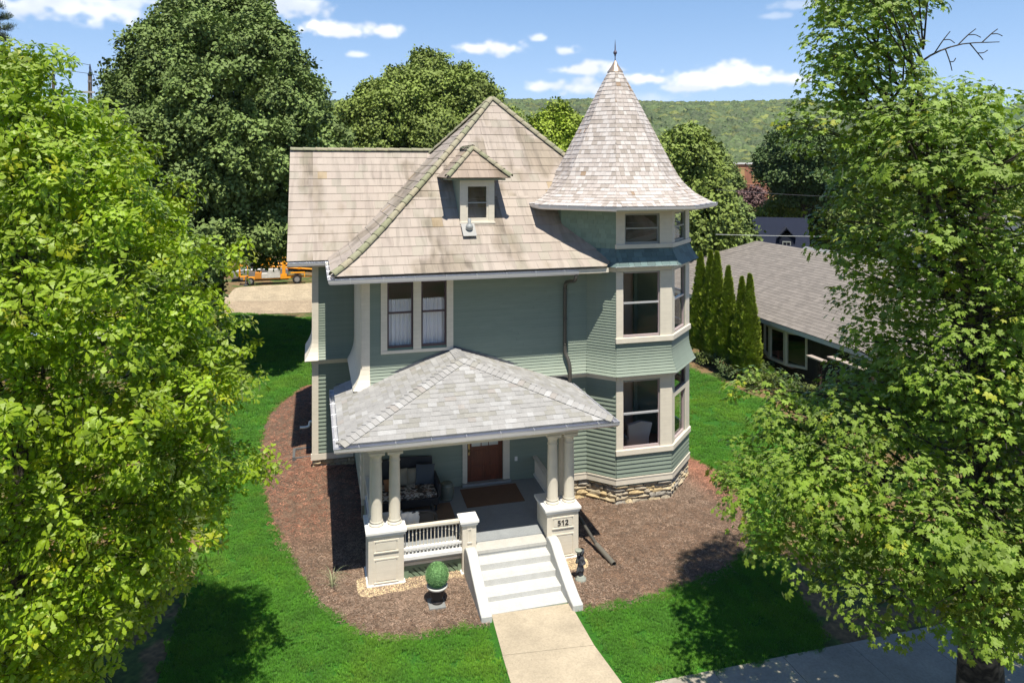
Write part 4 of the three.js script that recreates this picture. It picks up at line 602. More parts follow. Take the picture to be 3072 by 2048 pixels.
// ------------------------------------------------------------------ the ground
function structure(name, geo, mat) { const m = mesh(numbered(name), geo, mat); m.userData.kind = 'structure'; scene.add(m); return m; }
function sheet(pts, y, uvs = 1) { const s = new THREE.Shape(pts.map(([x, z]) => new THREE.Vector2(x, -z))), g = new THREE.ShapeGeometry(s, 6); g.rotateX(-Math.PI / 2); g.translate(0, y, 0); return uvm(g, uvs); }
const inside = (poly, x, z) => { let c = false; for (let i = 0, j = poly.length - 1; i < poly.length; j = i++) { const [xi, zi] = poly[i], [xj, zj] = poly[j]; if ((zi > z) !== (zj > z) && x < (xj - xi) * (z - zi) / (zj - zi) + xi) c = !c; } return c; };
const softRing = (pts, n = 120) => new THREE.CatmullRomCurve3(pts.map(([x, z]) => V3(x, 0, z)), true, 'catmullrom', 0.3).getPoints(n).map((p) => [p.x, p.z]);
{
  const earth = dataTex(512, (u, v) => { const n = fbm(u * 10, v * 10, 5, 10), m = fbm(u * 90, v * 90, 2, 90), k = smooth(0.42, 0.62, n); return [lerp(0.56, 0.36, k) * (0.75 + 0.5 * m), lerp(0.46, 0.43, k) * (0.75 + 0.5 * m), lerp(0.32, 0.20, k) * (0.75 + 0.5 * m)]; });
  const g = new THREE.PlaneGeometry(6000, 6000); g.rotateX(-Math.PI / 2); g.translate(0, -0.03, 0);
  structure('ground', uvm(g), std([0.62, 0.62, 0.62], 1, { map: rep(earth, 0.14) }));
  const turf = dataTex(512, (u, v) => { const n = fbm(u * 6, v * 6, 4, 6), m = fbm(u * 120, v * 120, 2, 120); return [0.19 * (0.7 + 0.6 * m) + 0.05 * n, (0.44 + 0.1 * n) * (0.72 + 0.5 * m), 0.05]; });
  var lawnPoly = softRing([[-2.5, -12.2], [3.5, -12.36], [5.5, -12.4], [9.6, -12.36], [10.2, -13.4], [10.9, -15.6], [12.6, -17.5], [15.6, -20.5], [17.7, -25.4], [17.5, -28], [17.4, -29.2], [17.0, -31.4], [15, -40], [14, -46], [6, -47.5], [-0.4, -48], [-5.4, -50.5], [-5.0, -42], [-4.1, -36], [-3.3, -27.4], [-2.6, -20]], 160);
  structure('lawn', sheet(lawnPoly, -0.004), std([0.55, 0.55, 0.5], 1, { map: rep(turf, 0.5) }));
  const gravel = dataTex(512, (u, v) => { const n = fbm(u * 7, v * 7, 4, 7), m = fbm(u * 70, v * 70, 2, 70), s = 0.62 + 0.28 * m + 0.16 * (n - 0.5); return [s, s * 0.94, s * 0.84]; });
  structure('gravel_yard', sheet(softRing([[-0.2, -54.3], [8, -54], [9, -60], [3, -62.3], [-1, -62], [-5.6, -61.4], [-6.0, -58], [-6.1, -55.4]]), 0.004), std([0.72, 0.68, 0.60], 1, { map: rep(gravel, 0.25) }));
  structure('alley', sheet([[-40, -59.5], [-40, -50.5], [-6, -50.2], [20, -47.6], [20, -53.6], [-6, -55.6]], -0.002), std([0.62, 0.56, 0.49], 1, { map: rep(gravel, 0.2) }));
  const conc = dataTex(512, (u, v) => { const n = fbm(u * 5, v * 5, 5, 5), m = fbm(u * 100, v * 100, 2, 100); const w = fbm(u * 3 + 9, v * 3, 5, 3), s = (0.70 + 0.18 * n + 0.1 * m) * (1 - 0.09 * smooth(0.52, 0.66, w)) * (fbm(u * 90, v * 90, 2, 90) > 0.86 ? 0.88 : 1); return [s, s * 0.965, s * 0.90]; });
  const walkM = std([0.60, 0.55, 0.47], 0.95, { map: rep(conc, 0.35), bumpMap: T.bump, bumpScale: 0.001 }), sideM = std([0.50, 0.49, 0.47], 0.95, { map: rep(conc, 0.3) });
  const slab = (pts, y = 0.012, t = 0.08) => polyPrism(pts.map(([x, z]) => V3(x, y, z)), V3(0, 1, 0), t);
  const walk = structure('front_walk', box(3.7, 5.2, -0.08, -0.03, -15.0, -11.2), walkM);
  for (const q of [[[3.655, -15.11], [3.56, -13.80], [5.39, -13.62], [5.40, -15.06]], [[3.555, -13.79], [3.48, -12.36], [5.50, -12.36], [5.39, -13.61]]]) { const m = mesh('paving_slab', slab(q), walkM); walk.add(m); }
  const side = structure('sidewalk', box(-20, 30, -0.1, -0.032, -12.3, -10.5), sideM);
  for (let k = 0; k < 20; k++) { const x = -14 + k * 1.52; side.add(mesh('paving_slab', slab([[x, -12.35], [x, -10.45], [x + 1.51, -10.45], [x + 1.51, -12.35]], 0.008 + 0.003 * (k % 2)), sideM)); }
  structure('road', box(-80, 90, -0.2, -0.10, -6.5, 3), std([0.055, 0.055, 0.06], 0.95, { map: rep(conc, 0.3) }));
  structure('kerb', box(-80, 90, -0.2, 0.02, -6.65, -6.5), sideM);
}
// mulch beds: a strip between the lawn's edge and the house
const bedL = { o: [[-0.04, -33.03], [-0.51, -32.64], [-1.31, -30.66], [-1.69, -28.7], [-1.71, -26.08], [-1.53, -23.86], [-1.29, -21.97], [-1.05, -20.58], [-0.72, -19.32], [-0.38, -18.18], [0.02, -16.96], [0.46, -16.02], [0.96, -15.28], [1.54, -14.97], [1.97, -14.88], [2.42, -14.88], [3.06, -14.9], [3.50, -14.88]], i: [[0.2, -32.3], [0.2, -31.5], [0.2, -29.8], [0.2, -28], [0.2, -26], [0.2, -24.2], [0.2, -23.2], [1.35, -23.2], [1.5, -20.5], [1.5, -19], [1.5, -17.9], [1.5, -17.3], [1.6, -17.05], [1.9, -17.0], [2.2, -17.0], [2.6, -17.0], [3.1, -17.0], [3.5, -17.0]], h: [0.1, 0.3, 0.36, 0.36, 0.36, 0.36, 0.35, 0.3, 0.16, 0.08, 0.03, 0.02, 0.02, 0.02, 0.02, 0.02, 0.02, 0.02] };
const bedR = { o: [[5.52, -14.8], [6.2, -14.78], [7.3, -14.9], [8.25, -15.08], [9.06, -15.33], [10.25, -15.91], [11.24, -17.24], [11.92, -18.95], [12.12, -19.99], [12.03, -20.86], [11.91, -21.62], [11.8, -23], [11.6, -26]], i: [[5.5, -17], [6.0, -17.3], [6.0, -18.7], [6.4, -19.85], [7.6, -19.85], [8.3, -19.3], [9, -19.25], [9.85, -19.25], [10.5, -19.9], [10.95, -20.5], [10.95, -21.2], [10.9, -23], [10.9, -26]], h: Array(13).fill(0.02) };
function bedPoint(b, s, t) {
  const n = b.o.length - 1, f = clamp(s) * n, k = Math.min(n - 1, Math.floor(f)), w = f - k, cr = (L) => { const p = [L[Math.max(0, k - 1)], L[k], L[k + 1], L[Math.min(n, k + 2)]]; return [0, 1].map((j) => { const [a, c, d, e] = p.map((q) => q[j]); return c + 0.5 * w * (d - a + w * (2 * a - 5 * c + 4 * d - e + w * (3 * (c - d) + e - a))); }); };
  const o = cr(b.o), i = [lerp(b.i[k][0], b.i[k + 1][0], w), lerp(b.i[k][1], b.i[k + 1][1], w)], h = lerp(b.h[k], b.h[k + 1], w);
  return V3(lerp(o[0], i[0], t), 0.006 + h * smooth(0, 0.8, t) + 0.02 * smooth(0, 0.06, t) + 0.014 * (fbm(lerp(o[0], i[0], t) * 5, lerp(o[1], i[1], t) * 5, 2) - 0.5), lerp(o[1], i[1], t));
}
{
  const mt = dataTex(512, (u, v) => { const n = fbm(u * 60, v * 60, 3, 60), m = fbm(u * 8, v * 8, 3, 8), s = (0.3 + 0.5 * n) * (0.8 + 0.4 * m); return [s, s * 0.81, s * 0.67]; });
  const mulchM = std([0.50, 0.49, 0.48], 1, { map: rep(mt, 0.8), bumpMap: T.bump, bumpScale: 0.02 });
  const r = rng(201), chipGs = [0, 1, 2].map(() => merge([...Array(10)].map(() => { const L2 = 0.018 + r() * 0.045, g = new THREE.BoxGeometry(L2, 0.005, 0.006 + r() * 0.006); g.rotateX((r() - 0.5) * 0.8); g.rotateZ((r() - 0.5) * 0.7); g.rotateY(r() * 6.28); return g.translate((r() - 0.5) * 0.2, 0.004 + r() * 0.01, (r() - 0.5) * 0.2); })));
  const list = [];
  for (const [b, red] of [[bedL, 1], [bedR, 0]]) {
    const NS = 110, NT = 16, pos = [], idx = []; for (let i = 0; i <= NS; i++) for (let j = 0; j <= NT; j++) { const p = bedPoint(b, i / NS, j / NT); pos.push(p.x, p.y, p.z); } for (let i = 0; i < NS; i++) for (let j = 0; j < NT; j++) { const a = i * (NT + 1) + j; idx.push(a, a + 1, a + NT + 1, a + 1, a + NT + 2, a + NT + 1); }
    const g = new THREE.BufferGeometry(); g.setAttribute('position', new THREE.Float32BufferAttribute(pos, 3)); g.setIndex(idx); g.computeVertexNormals(); structure('mulch_bed', uvm(g), mulchM);
    for (let k = 0; k < 4600; k++) { const s = r(), t = r() < 0.04 ? -0.06 * r() : Math.pow(r(), 0.8), p = bedPoint(b, s, t); list.push([p, red ? smooth(-18.6, -20.2, p.z) : smooth(10.6, 11.6, p.x) * smooth(-17, -18.5, p.z)]); }
  }
  const m = new THREE.Matrix4(), q = new THREE.Quaternion(), e = new THREE.Euler(), c = new THREE.Color(), chipM = std([1, 1, 1], 0.95);
  chipGs.forEach((g, v) => { const l = list.filter((_, i) => i % 3 === v), im = new THREE.InstancedMesh(g, chipM, l.length); l.forEach(([p, red], i) => { e.set(0, r() * 6.28, 0); q.setFromEuler(e); m.compose(p, q, V3(1, 1, 1)); im.setMatrixAt(i, m); const w = r(), k = w < 0.08 ? 1.7 : w < 0.35 ? 0.62 : 0.8 + r() * 0.55; c.setRGB((0.25 + 0.09 * red) * k, (0.178 - 0.015 * red) * k, (0.130 - 0.025 * red) * k); im.setColorAt(i, c); });
    im.name = numbered('mulch_chips'); tag(im, ['brown shredded bark mulch lying in the beds', 'coarse bark chips scattered over the beds', 'loose wood chips strewn in the beds'][v], 'mulch', null, 'stuff'); scene.add(im); });
  // pale gravel by the porch pedestals
  const gp = [[[0.97, -17.1], [0.98, -16.5], [1.25, -16.34], [1.6, -16.42], [2.0, -16.40], [2.6, -16.52], [3.1, -16.62], [3.4, -16.55], [3.42, -16.9], [2.2, -16.95], [1.3, -17.2]], [[5.62, -16.7], [5.7, -16.3], [6.0, -16.15], [6.28, -16.25], [6.36, -16.55], [6.25, -16.85]]];
  const gr = []; for (const p of gp) { const ring = softRing(p, 60); structure('gravel_patch', sheet(ring, 0.052), std([0.60, 0.47, 0.29], 1, { map: T.speck })); for (let k = 0; k < 9000; k++) { const x = lerp(0.9, 6.5, r()), z = lerp(-17.3, -16.05, r()); if (inside(ring, x, z)) gr.push([x, z]); } }
  const gi = new THREE.InstancedMesh(new THREE.DodecahedronGeometry(1, 0), std([1, 1, 1], 0.95), gr.length); gr.forEach(([x, z], i) => { e.set(r() * 6, r() * 6, r() * 6); q.setFromEuler(e); const s = 0.007 + r() * 0.009; m.compose(V3(x, 0.056, z), q, V3(s, s * 0.7, s)); gi.setMatrixAt(i, m); const k = 0.7 + r() * 0.5; c.setRGB(0.66 * k, 0.52 * k, 0.32 * k); gi.setColorAt(i, c); }); gi.name = 'gravel'; tag(gi, 'golden gravel round the porch pedestal bases', 'gravel', null, 'stuff'); scene.add(gi);
}
{ // grass blades on the lawn
  const r = rng(301), beds = [bedL, bedR].map((b) => [...softO(b), ...b.i.slice().reverse()]), pts = [];
  function softO(b) { const L = []; for (let k = 0; k <= 80; k++) { const p = bedPoint(b, k / 80, 0); L.push([p.x, p.z]); } return L; }
  const block = (x, z) => beds.some((b) => inside(b, x, z)) || (x > 3.38 && x < 5.62 && z > -17 && z < -12) || (x > -0.1 && x < 11 && z < -17 && z > -30) || (x > 1 && x < 6.4 && z > -20 && z < -16.6);
  for (const [x0, x1, z0, z1, n, s] of [[-2.8, 3.7, -24, -12.2, 5200, 1], [5.3, 12, -17, -12.2, 2400, 1], [10.5, 18, -33, -16.5, 2600, 1.35], [-5.6, 0.3, -51, -24, 3200, 1.6], [0, 16, -48, -30, 900, 2]])
    for (let k = 0; k < n; k++) { const x = lerp(x0, x1, r()), z = lerp(z0, z1, r()); if (inside(lawnPoly, x, z) && !block(x, z)) pts.push([x, z, s]); }
  const gm = new THREE.MeshPhysicalMaterial({ color: 0xffffff, roughness: 0.75, transmission: 0.3, thickness: 0 }), m = new THREE.Matrix4(), q = new THREE.Quaternion(), c = new THREE.Color(), Y = V3(0, 1, 0);
  for (let v = 0; v < 3; v++) {
    const pos = []; for (let t = 0; t < 30; t++) { const cx = (r() - 0.5) * 0.26, cz = (r() - 0.5) * 0.26, sc = 0.75 + r() * 0.6; for (let k = 0; k < 6; k++) { const a = k / 6 * 6.28 + r(), w = (0.004 + r() * 0.002) * sc, h = (0.6 + r() * 0.5) * 0.05 * sc, l = 0.25 + r() * 0.5, bx = cx + Math.cos(a) * 0.012, bz = cz + Math.sin(a) * 0.012; pos.push(bx - Math.sin(a) * w, 0, bz + Math.cos(a) * w, bx + Math.sin(a) * w, 0, bz - Math.cos(a) * w, bx + Math.cos(a) * l * 0.05 * sc, h, bz + Math.sin(a) * l * 0.05 * sc); } }
    const g = new THREE.BufferGeometry(); g.setAttribute('position', new THREE.Float32BufferAttribute(pos, 3)); g.computeVertexNormals();
    const l = pts.filter((_, i) => i % 3 === v), im = new THREE.InstancedMesh(g, gm, l.length);
    l.forEach(([x, z, s], i) => { q.setFromAxisAngle(Y, r() * 6.28); const n = fbm(x * 1.3, z * 1.3, 3); m.compose(V3(x, -0.004, z), q, V3(s, s * (0.8 + 0.35 * r()), s)); im.setMatrixAt(i, m); const n2 = fbm(x * 0.45 + 30, z * 0.45 + 11, 3), b = (0.72 + 0.5 * r()) * (0.72 + 0.35 * n + 0.25 * n2), y = smooth(0.45, 0.75, n) + 1.6 * smooth(0.55, 0.72, n2) + (r() < 0.03 ? 3 : 0); c.setRGB((0.082 + 0.016 * y) * b, 0.27 * b, 0.004 * b); im.setColorAt(i, c); });
    im.name = numbered('grass'); tag(im, ['short bright green grass covering the lawn', 'thick green turf blades mingled across the lawn', 'fine grass blades standing in the lawn'][v], 'grass', null, 'stuff'); scene.add(im);
  }
}
// ------------------------------------------------------------------ garden things
function sdf(caps, lo, hi, res, k = 0.02) {                         // smooth union of tapered capsules -> one continuous mesh
  const mc = new MarchingCubes(res, M.lead, false, false, 200000), S = Math.max(hi.x - lo.x, hi.y - lo.y, hi.z - lo.z) / 2, C = lo.clone().add(hi).multiplyScalar(0.5), p = V3(), ab = V3(), ap = V3();
  mc.isolation = 0; const half = res / 2;
  for (let z = 0; z < res; z++) for (let y = 0; y < res; y++) for (let x = 0; x < res; x++) {
    p.set((x - half) / half * S + C.x, (y - half) / half * S + C.y, (z - half) / half * S + C.z); let s = 0;
    for (const [a, b, r0, r1] of caps) { ab.subVectors(b, a); ap.subVectors(p, a); const t = clamp(ap.dot(ab) / Math.max(1e-9, ab.lengthSq())), d = ap.addScaledVector(ab, -t).length() - lerp(r0, r1, t); s += Math.exp(-d / k); }
    mc.field[x + y * res + z * res * res] = k * Math.log(Math.max(s, 1e-30));
  }
  mc.update(); const n = mc.count, g = new THREE.BufferGeometry();
  const pp = new Float32Array(n * 3); for (let i = 0; i < n * 3; i += 3) { pp[i] = mc.positionArray[i] * S + C.x; pp[i + 1] = mc.positionArray[i + 1] * S + C.y; pp[i + 2] = mc.positionArray[i + 2] * S + C.z; }
  g.setAttribute('position', new THREE.BufferAttribute(pp, 3)); g.setAttribute('normal', new THREE.BufferAttribute(mc.normalArray.slice(0, n * 3), 3)); g.userData.local = true; return uvm(g);
}
{
  const st = thing('garden_statue', 'weathered dark garden statue of a child holding a bowl beside the steps', 'statue', [5.93, 0.02, -15.82]);
  const v = V3, caps = [[v(-0.02, 0.10, 0.01), v(-0.02, 0.24, 0.01), 0.035, 0.045], [v(0.03, 0.10, -0.01), v(0.03, 0.24, 0), 0.035, 0.05], [v(0, 0.26, 0), v(0, 0.36, 0), 0.07, 0.062], [v(0, 0.38, 0), v(0, 0.50, 0), 0.058, 0.065], [v(0, 0.50, 0), v(0.01, 0.56, 0), 0.04, 0.03], [v(0.02, 0.62, 0.0), v(0.025, 0.65, 0.005), 0.056, 0.056], [v(0.03, 0.66, -0.01), v(0.035, 0.68, -0.01), 0.055, 0.05],
    [v(-0.055, 0.50, 0), v(-0.105, 0.44, 0.03), 0.026, 0.022], [v(-0.105, 0.44, 0.03), v(-0.085, 0.62, 0.05), 0.021, 0.017], [v(-0.085, 0.62, 0.05), v(-0.075, 0.66, 0.05), 0.02, 0.02], [v(0.06, 0.50, 0), v(0.085, 0.40, 0.03), 0.026, 0.022], [v(0.085, 0.40, 0.03), v(0.02, 0.38, 0.075), 0.021, 0.018], [v(-0.06, 0.28, 0), v(-0.10, 0.20, 0.02), 0.03, 0.018], [v(0, 0.63, 0.055), v(0.0, 0.625, 0.06), 0.012, 0.01]];
  const pat = dataTex(128, (u, w) => { const n = fbm(u * 6, w * 6, 4, 6), k = smooth(0.45, 0.62, n); return [lerp(0.42, 0.72, k), lerp(0.42, 0.75, k), lerp(0.47, 0.70, k)]; });
  part(st, 'figure', sdf(caps, v(-0.2, 0.03, -0.16), v(0.2, 0.74, 0.16), 64, 0.012), std([0.22, 0.225, 0.245], 0.7, { map: rep(pat, 5) }));
  const b = lathe([[0, 0.74], [0.075, 0.735], [0.085, 0.72], [0.06, 0.675], [0.03, 0.66], [0, 0.66]], 18); b.translate(-0.07, 0, 0.05); b.userData.local = true; part(st, 'bowl', b, std([0.33, 0.35, 0.29], 0.8, { map: T.blotch }));
  const p = lathe([[0, 0], [0.13, 0], [0.14, 0.02], [0.125, 0.035], [0.13, 0.05], [0.105, 0.06], [0.09, 0.09], [0.075, 0.105], [0, 0.11]], 22); p.userData.local = true; part(st, 'plinth', p, std([0.30, 0.32, 0.28], 0.9, { map: T.blotch }));
}
{
  top('paving_stone', rbox(2.40, 2.76, 0.015, 0.075, -15.95, -15.54, 0.012), std([0.24, 0.245, 0.24], 0.9, { map: T.speck }), 'small square grey paving stone under the topiary urn', 'paving stone');
  const tp = thing('topiary_urn', 'round clipped boxwood ball in a black urn with white rim', 'topiary', [2.6, 0.075, -15.76]);
  const pot = lathe([[0, 0], [0.13, 0], [0.135, 0.03], [0.10, 0.05], [0.105, 0.08], [0.15, 0.2], [0.165, 0.29], [0.165, 0.31]], 26), rim = lathe([[0.165, 0.31], [0.2, 0.315], [0.225, 0.345], [0.225, 0.37], [0.205, 0.375], [0.18, 0.35], [0, 0.35]], 28); pot.userData.local = rim.userData.local = true;
  part(tp, 'pot', pot, std([0.022, 0.017, 0.016], 0.6)); part(tp, 'rim', rim, std([0.60, 0.59, 0.56], 0.6));
  const r = rng(17), ctr = V3(0, 0.59, 0), R = 0.245, n = 6500, core = new THREE.SphereGeometry(R * 0.9, 20, 16).translate(0, 0.59, 0); core.userData.local = true; part(tp, 'inner_foliage', core, std([0.18, 0.34, 0.13], 1));
  const lf = soup([0, 0, 0, 0.004, 0.0, 0.008, 0, 0.003, 0.02, 0, 0, 0, 0, 0.003, 0.02, -0.004, 0, 0.008]), im = new THREE.InstancedMesh(lf, new THREE.MeshPhysicalMaterial({ color: 0xffffff, roughness: 0.6, transmission: 0.2, thickness: 0 }), n), m = new THREE.Matrix4(), q = new THREE.Quaternion(), c = new THREE.Color();
  for (let i = 0; i < n; i++) { const y = r() * 2 - 1, a = r() * 6.283, s = Math.sqrt(1 - y * y), d = V3(Math.cos(a) * s, y, Math.sin(a) * s), o = d.clone().add(V3(r() - 0.5, r() - 0.5, r() - 0.5).multiplyScalar(1.2)).normalize(); q.setFromUnitVectors(V3(0, 0, 1), o); m.compose(ctr.clone().addScaledVector(d, R * (0.88 + 0.12 * r())), q, V3(1.2, 1.2, 1.0 + r() * 0.5)); im.setMatrixAt(i, m); const k = 0.6 + r() * 0.8; c.setRGB(0.19 * k, 0.36 * k, 0.14 * k); im.setColorAt(i, c); }
  im.name = 'foliage'; im.userData.kind = 'stuff'; tp.add(im);
}
{ // clump of pale ornamental grass
  const t = thing('ornamental_grass', 'pale feathery tuft of ornamental grass in the mulch', 'plant', [0.42, 0.02, -17.0]), r = rng(23);
  for (let k = 0; k < 46; k++) { const a = r() * 6.28, l = 0.3 + r() * 0.35, h = 0.14 + r() * 0.3, w = 0.005, q = V3(Math.cos(a), 0, Math.sin(a)), s = V3(-q.z, 0, q.x).multiplyScalar(w), P = (f) => q.clone().multiplyScalar(0.03 + l * f * f * 0.8).add(V3(0, h * Math.sin(f * 2.1), 0)), pos = []; for (let i = 0; i < 5; i++) { const A = P(i / 5), B = P((i + 1) / 5), wa = 1 - i / 5, wb = 1 - (i + 1) / 5, pts = [A.clone().addScaledVector(s, wa), A.clone().addScaledVector(s, -wa), B.clone().addScaledVector(s, -wb), B.clone().addScaledVector(s, wb)]; for (const j of [0, 1, 2, 0, 2, 3]) pos.push(pts[j].x, pts[j].y, pts[j].z); } const g = soup(pos); g.userData.local = true; part(t, 'blade', g, std(k % 3 ? [0.30, 0.34, 0.18] : [0.38, 0.37, 0.22], 0.8)); }
}
{
  const d = thing('drain_pipe', 'dark grey downspout extension pipe lying on the mulch', 'pipe', [6.75, 0.03, -16.8]);
  part(d, 'pipe', merge([rod(V3(6.55, 0.62, -18.0), V3(6.77, 0.16, -16.9), 0.045, 0.045, 12)]), M.downspout);
  part(d, 'outlet_pipe', new THREE.TubeGeometry(new THREE.LineCurve3(V3(6.765, 0.17, -16.93), V3(6.89, 0.085, -16.13)), 2, 0.062, 14), std([0.13, 0.12, 0.10], 0.6));
  const h = thing('cellar_hatch', 'low grey framed cellar window well against the wing', 'hatch', [-0.35, 0.2, -24.3]);
  part(h, 'frame', merge([box(-0.62, -0.54, 0.1, 0.42, -24.7, -23.9), box(-0.54, -0.04, 0.1, 0.42, -24.7, -24.63), box(-0.54, -0.04, 0.1, 0.40, -23.97, -23.9)]), std([0.10, 0.10, 0.10], 0.8));
  part(h, 'well', box(-0.54, -0.04, 0.12, 0.2, -24.63, -23.97), M.soil);
  const p = thing('vent_pipe', 'white plastic vent pipe elbow on the wing wall', 'pipe', [-0.03, 0.9, -25.3]);
  part(p, 'pipe', tube([V3(-0.02, 1.02, -25.3), V3(-0.1, 1.02, -25.3), V3(-0.12, 0.9, -25.3), V3(-0.2, 0.86, -25.3), V3(-0.42, 0.86, -25.3)], 0.04, 20, 10), M.white);
}

// ------------------------------------------------------------------ trees
function leafMat(t = 0.4, rough = 0.5) { return new THREE.MeshPhysicalMaterial({ color: 0xffffff, roughness: rough, transmission: t, thickness: 0, ior: 1.4 }); }
const L = {};
{
  const r = rng(401);
  const oak = (len, wid) => { // obovate, round-lobed leaf along +z from the stalk, folded along its rib
    const pos = [], N = 7, P = (i, s) => { const t = i / N, w = wid * Math.pow(Math.sin(Math.min(1, t * 1.06) * Math.PI * 0.5 + (t > 0.75 ? (t - 0.75) * 4.0 : 0)), 1) * (i % 2 ? 1.0 : 0.66) * (i === N ? 0.25 : i === 0 ? 0.12 : 1); return [s * w, 0.16 * Math.abs(w) - 0.35 * t * t * len * 0.5, t * len]; };
    for (let i = 0; i < N; i++) for (const s of [-1, 1]) { const a = P(i, 0), b = P(i + 1, 0), c = P(i + 1, s), d = P(i, s); const q = s > 0 ? [a, b, c, a, c, d] : [a, c, b, a, d, c]; q.forEach((p) => pos.push(...p)); }
    return pos;
  };
  const maple = (R) => { const pts = [[-90, 0.12], [-58, 0.42], [-8, 0.66], [14, 0.5], [24, 0.72], [42, 1.0], [58, 0.62], [66, 0.56], [74, 0.78], [90, 1.12], [106, 0.78], [114, 0.56], [122, 0.62], [138, 1.0], [156, 0.72], [166, 0.5], [188, 0.66], [238, 0.42]], pos = []; const P = ([a, q]) => { const x = Math.cos(a * Math.PI / 180) * q * R, z = Math.sin(a * Math.PI / 180) * q * R + R * 0.3; return [x, -0.16 * (x * x + z * z) / R + 0.10 * Math.abs(x), z]; }; const C = [0, 0, R * 0.3]; for (let i = 0; i < pts.length; i++) pos.push(...C, ...P(pts[(i + 1) % pts.length]), ...P(pts[i])); return pos; };
  const place = (pos, m) => { const v = V3(), o = []; for (let i = 0; i < pos.length; i += 3) { v.set(pos[i], pos[i + 1], pos[i + 2]).applyMatrix4(m); o.push(v.x, v.y, v.z); } return o; };
  const mk = (rx, ry, rz, t, s = 1) => new THREE.Matrix4().compose(t, new THREE.Quaternion().setFromEuler(new THREE.Euler(rx, ry, rz, 'YXZ')), V3(s, s, s));
  const geo = (pos) => { const g = new THREE.BufferGeometry(); g.setAttribute('position', new THREE.Float32BufferAttribute(pos, 3)); g.computeVertexNormals(); return g; };
  L.oakLeaf = geo(oak(0.14, 0.04)); L.mapleLeaf = geo(maple(0.085)); L.oakLeaf.userData.local = L.mapleLeaf.userData.local = true;
  const sprig = (fn, n, tilt, off) => { let pos = []; for (let k = 0; k < n; k++) { const a = k / n * 6.283 + (r() - 0.5) * 0.7, s = 0.5 + r() * 0.65; pos = pos.concat(place(fn(), mk(tilt() , a, (r() - 0.5) * 0.7, V3(Math.sin(a) * off * (0.4 + r()), (r() - 0.3) * off * 1.2, Math.cos(a) * off * (0.4 + r())), s))); } return geo(pos); };
  L.oak = [0, 1, 2].map(() => { const a = sprig(() => oak(0.14, 0.04), 8, () => -0.5 + r() * 0.9, 0.03), b = sprig(() => oak(0.135, 0.04), 7, () => -0.4 + r() * 0.9, 0.03); b.rotateZ(0.5); b.translate(0.15, -0.06, 0.05); return geo([...a.attributes.position.array, ...b.attributes.position.array]); });
  L.maple = [0, 1, 2].map(() => sprig(() => maple(0.078), 8, () => -0.2 + r() * 0.8, 0.11));
  const quad = (w, h) => [0, 0, 0, w, 0, h * 0.5, 0, 0.02, h, 0, 0, 0, 0, 0.02, h, -w, 0, h * 0.5];
  const clump = (n, rad, w, h) => { let pos = []; for (let k = 0; k < n; k++) { const d = V3(r() - 0.5, (r() - 0.5) * 0.8, r() - 0.5).normalize().multiplyScalar(rad * Math.sqrt(r())); pos = pos.concat(place(quad(w, h), mk((r() - 0.5) * 1.6, r() * 6.28, (r() - 0.5) * 1.6, d, 0.7 + r() * 0.6))); } return geo(pos); };
  L.clump = [0, 1, 2].map(() => clump(64, 0.62, 0.085, 0.22)); L.far = [0, 1, 2].map((v) => { const g = new THREE.IcosahedronGeometry(0.5, 4), p = g.attributes.position, q = V3(); for (let i = 0; i < p.count; i++) { q.set(p.getX(i), p.getY(i), p.getZ(i)); const a = Math.atan2(q.z, q.x), n = fbm(q.x * 5 + v * 9 + 20, q.y * 5 + q.z * 5 + 20, 3), m = fbm(q.x * 14 + 40, q.z * 14 + q.y * 9 + v * 5 + 40, 2); q.multiplyScalar(0.72 + 0.5 * n + 0.28 * m); p.setXYZ(i, q.x, q.y, q.z); } g.computeVertexNormals(); return g; });
  L.spray = [0, 1].map(() => { let pos = []; for (let k = 0; k < 9; k++) { const a = (k - 4) / 4 * 0.9; pos = pos.concat(place(quad(0.013, 0.16 + r() * 0.06), mk(-1.0 + (r() - 0.5) * 0.5, a, 0, V3(0, r() * 0.05, 0)))); } return geo(pos); });
  L.needle = [0, 1].map(() => { let pos = []; for (let k = 0; k < 26; k++) pos = pos.concat(place(quad(0.012, 0.28), mk(-0.5 + (r() - 0.5) * 1.5, r() * 6.28, 0, V3((r() - 0.5) * 0.3, (r() - 0.5) * 0.15, (r() - 0.5) * 0.3)))); return geo(pos); });
}
const barkM = std([0.17, 0.14, 0.11], 0.95, { map: rep(T.bark, 3, 1.5), bumpMap: T.bark, bumpScale: 0.02 }), barkDark = barkM;
const ltd = leafMat(0.46, 0.6), lglossy = leafMat(0.5, 0.5), lbg = std([1, 1, 1], 0.7);
function instanced(name, geos, mat, list, parent) {                 // list: [pos, quat, scale, color]; spread over the geometry variants
  const m = new THREE.Matrix4(); geos.forEach((g, k) => { const l = list.filter((_, i) => i % geos.length === k); if (!l.length) return; const im = new THREE.InstancedMesh(g, mat, l.length); l.forEach(([p, q, s, c], i) => { m.compose(p, q, s); im.setMatrixAt(i, m); im.setColorAt(i, c); }); im.name = name; im.userData.kind = 'stuff'; im.castShadow = im.receiveShadow = true; parent.add(im); });
}
const UP = V3(0, 1, 0);
function leafAt(p, dir, r, s, col, spread = 0.5) { const d = dir.clone().add(V3(r() - 0.5, r() - 0.5, r() - 0.5).multiplyScalar(spread * 2)).normalize(), q = new THREE.Quaternion().setFromUnitVectors(UP, d).multiply(new THREE.Quaternion().setFromAxisAngle(UP, r() * 6.283)); return [p, q, V3(s, s, s), col]; }
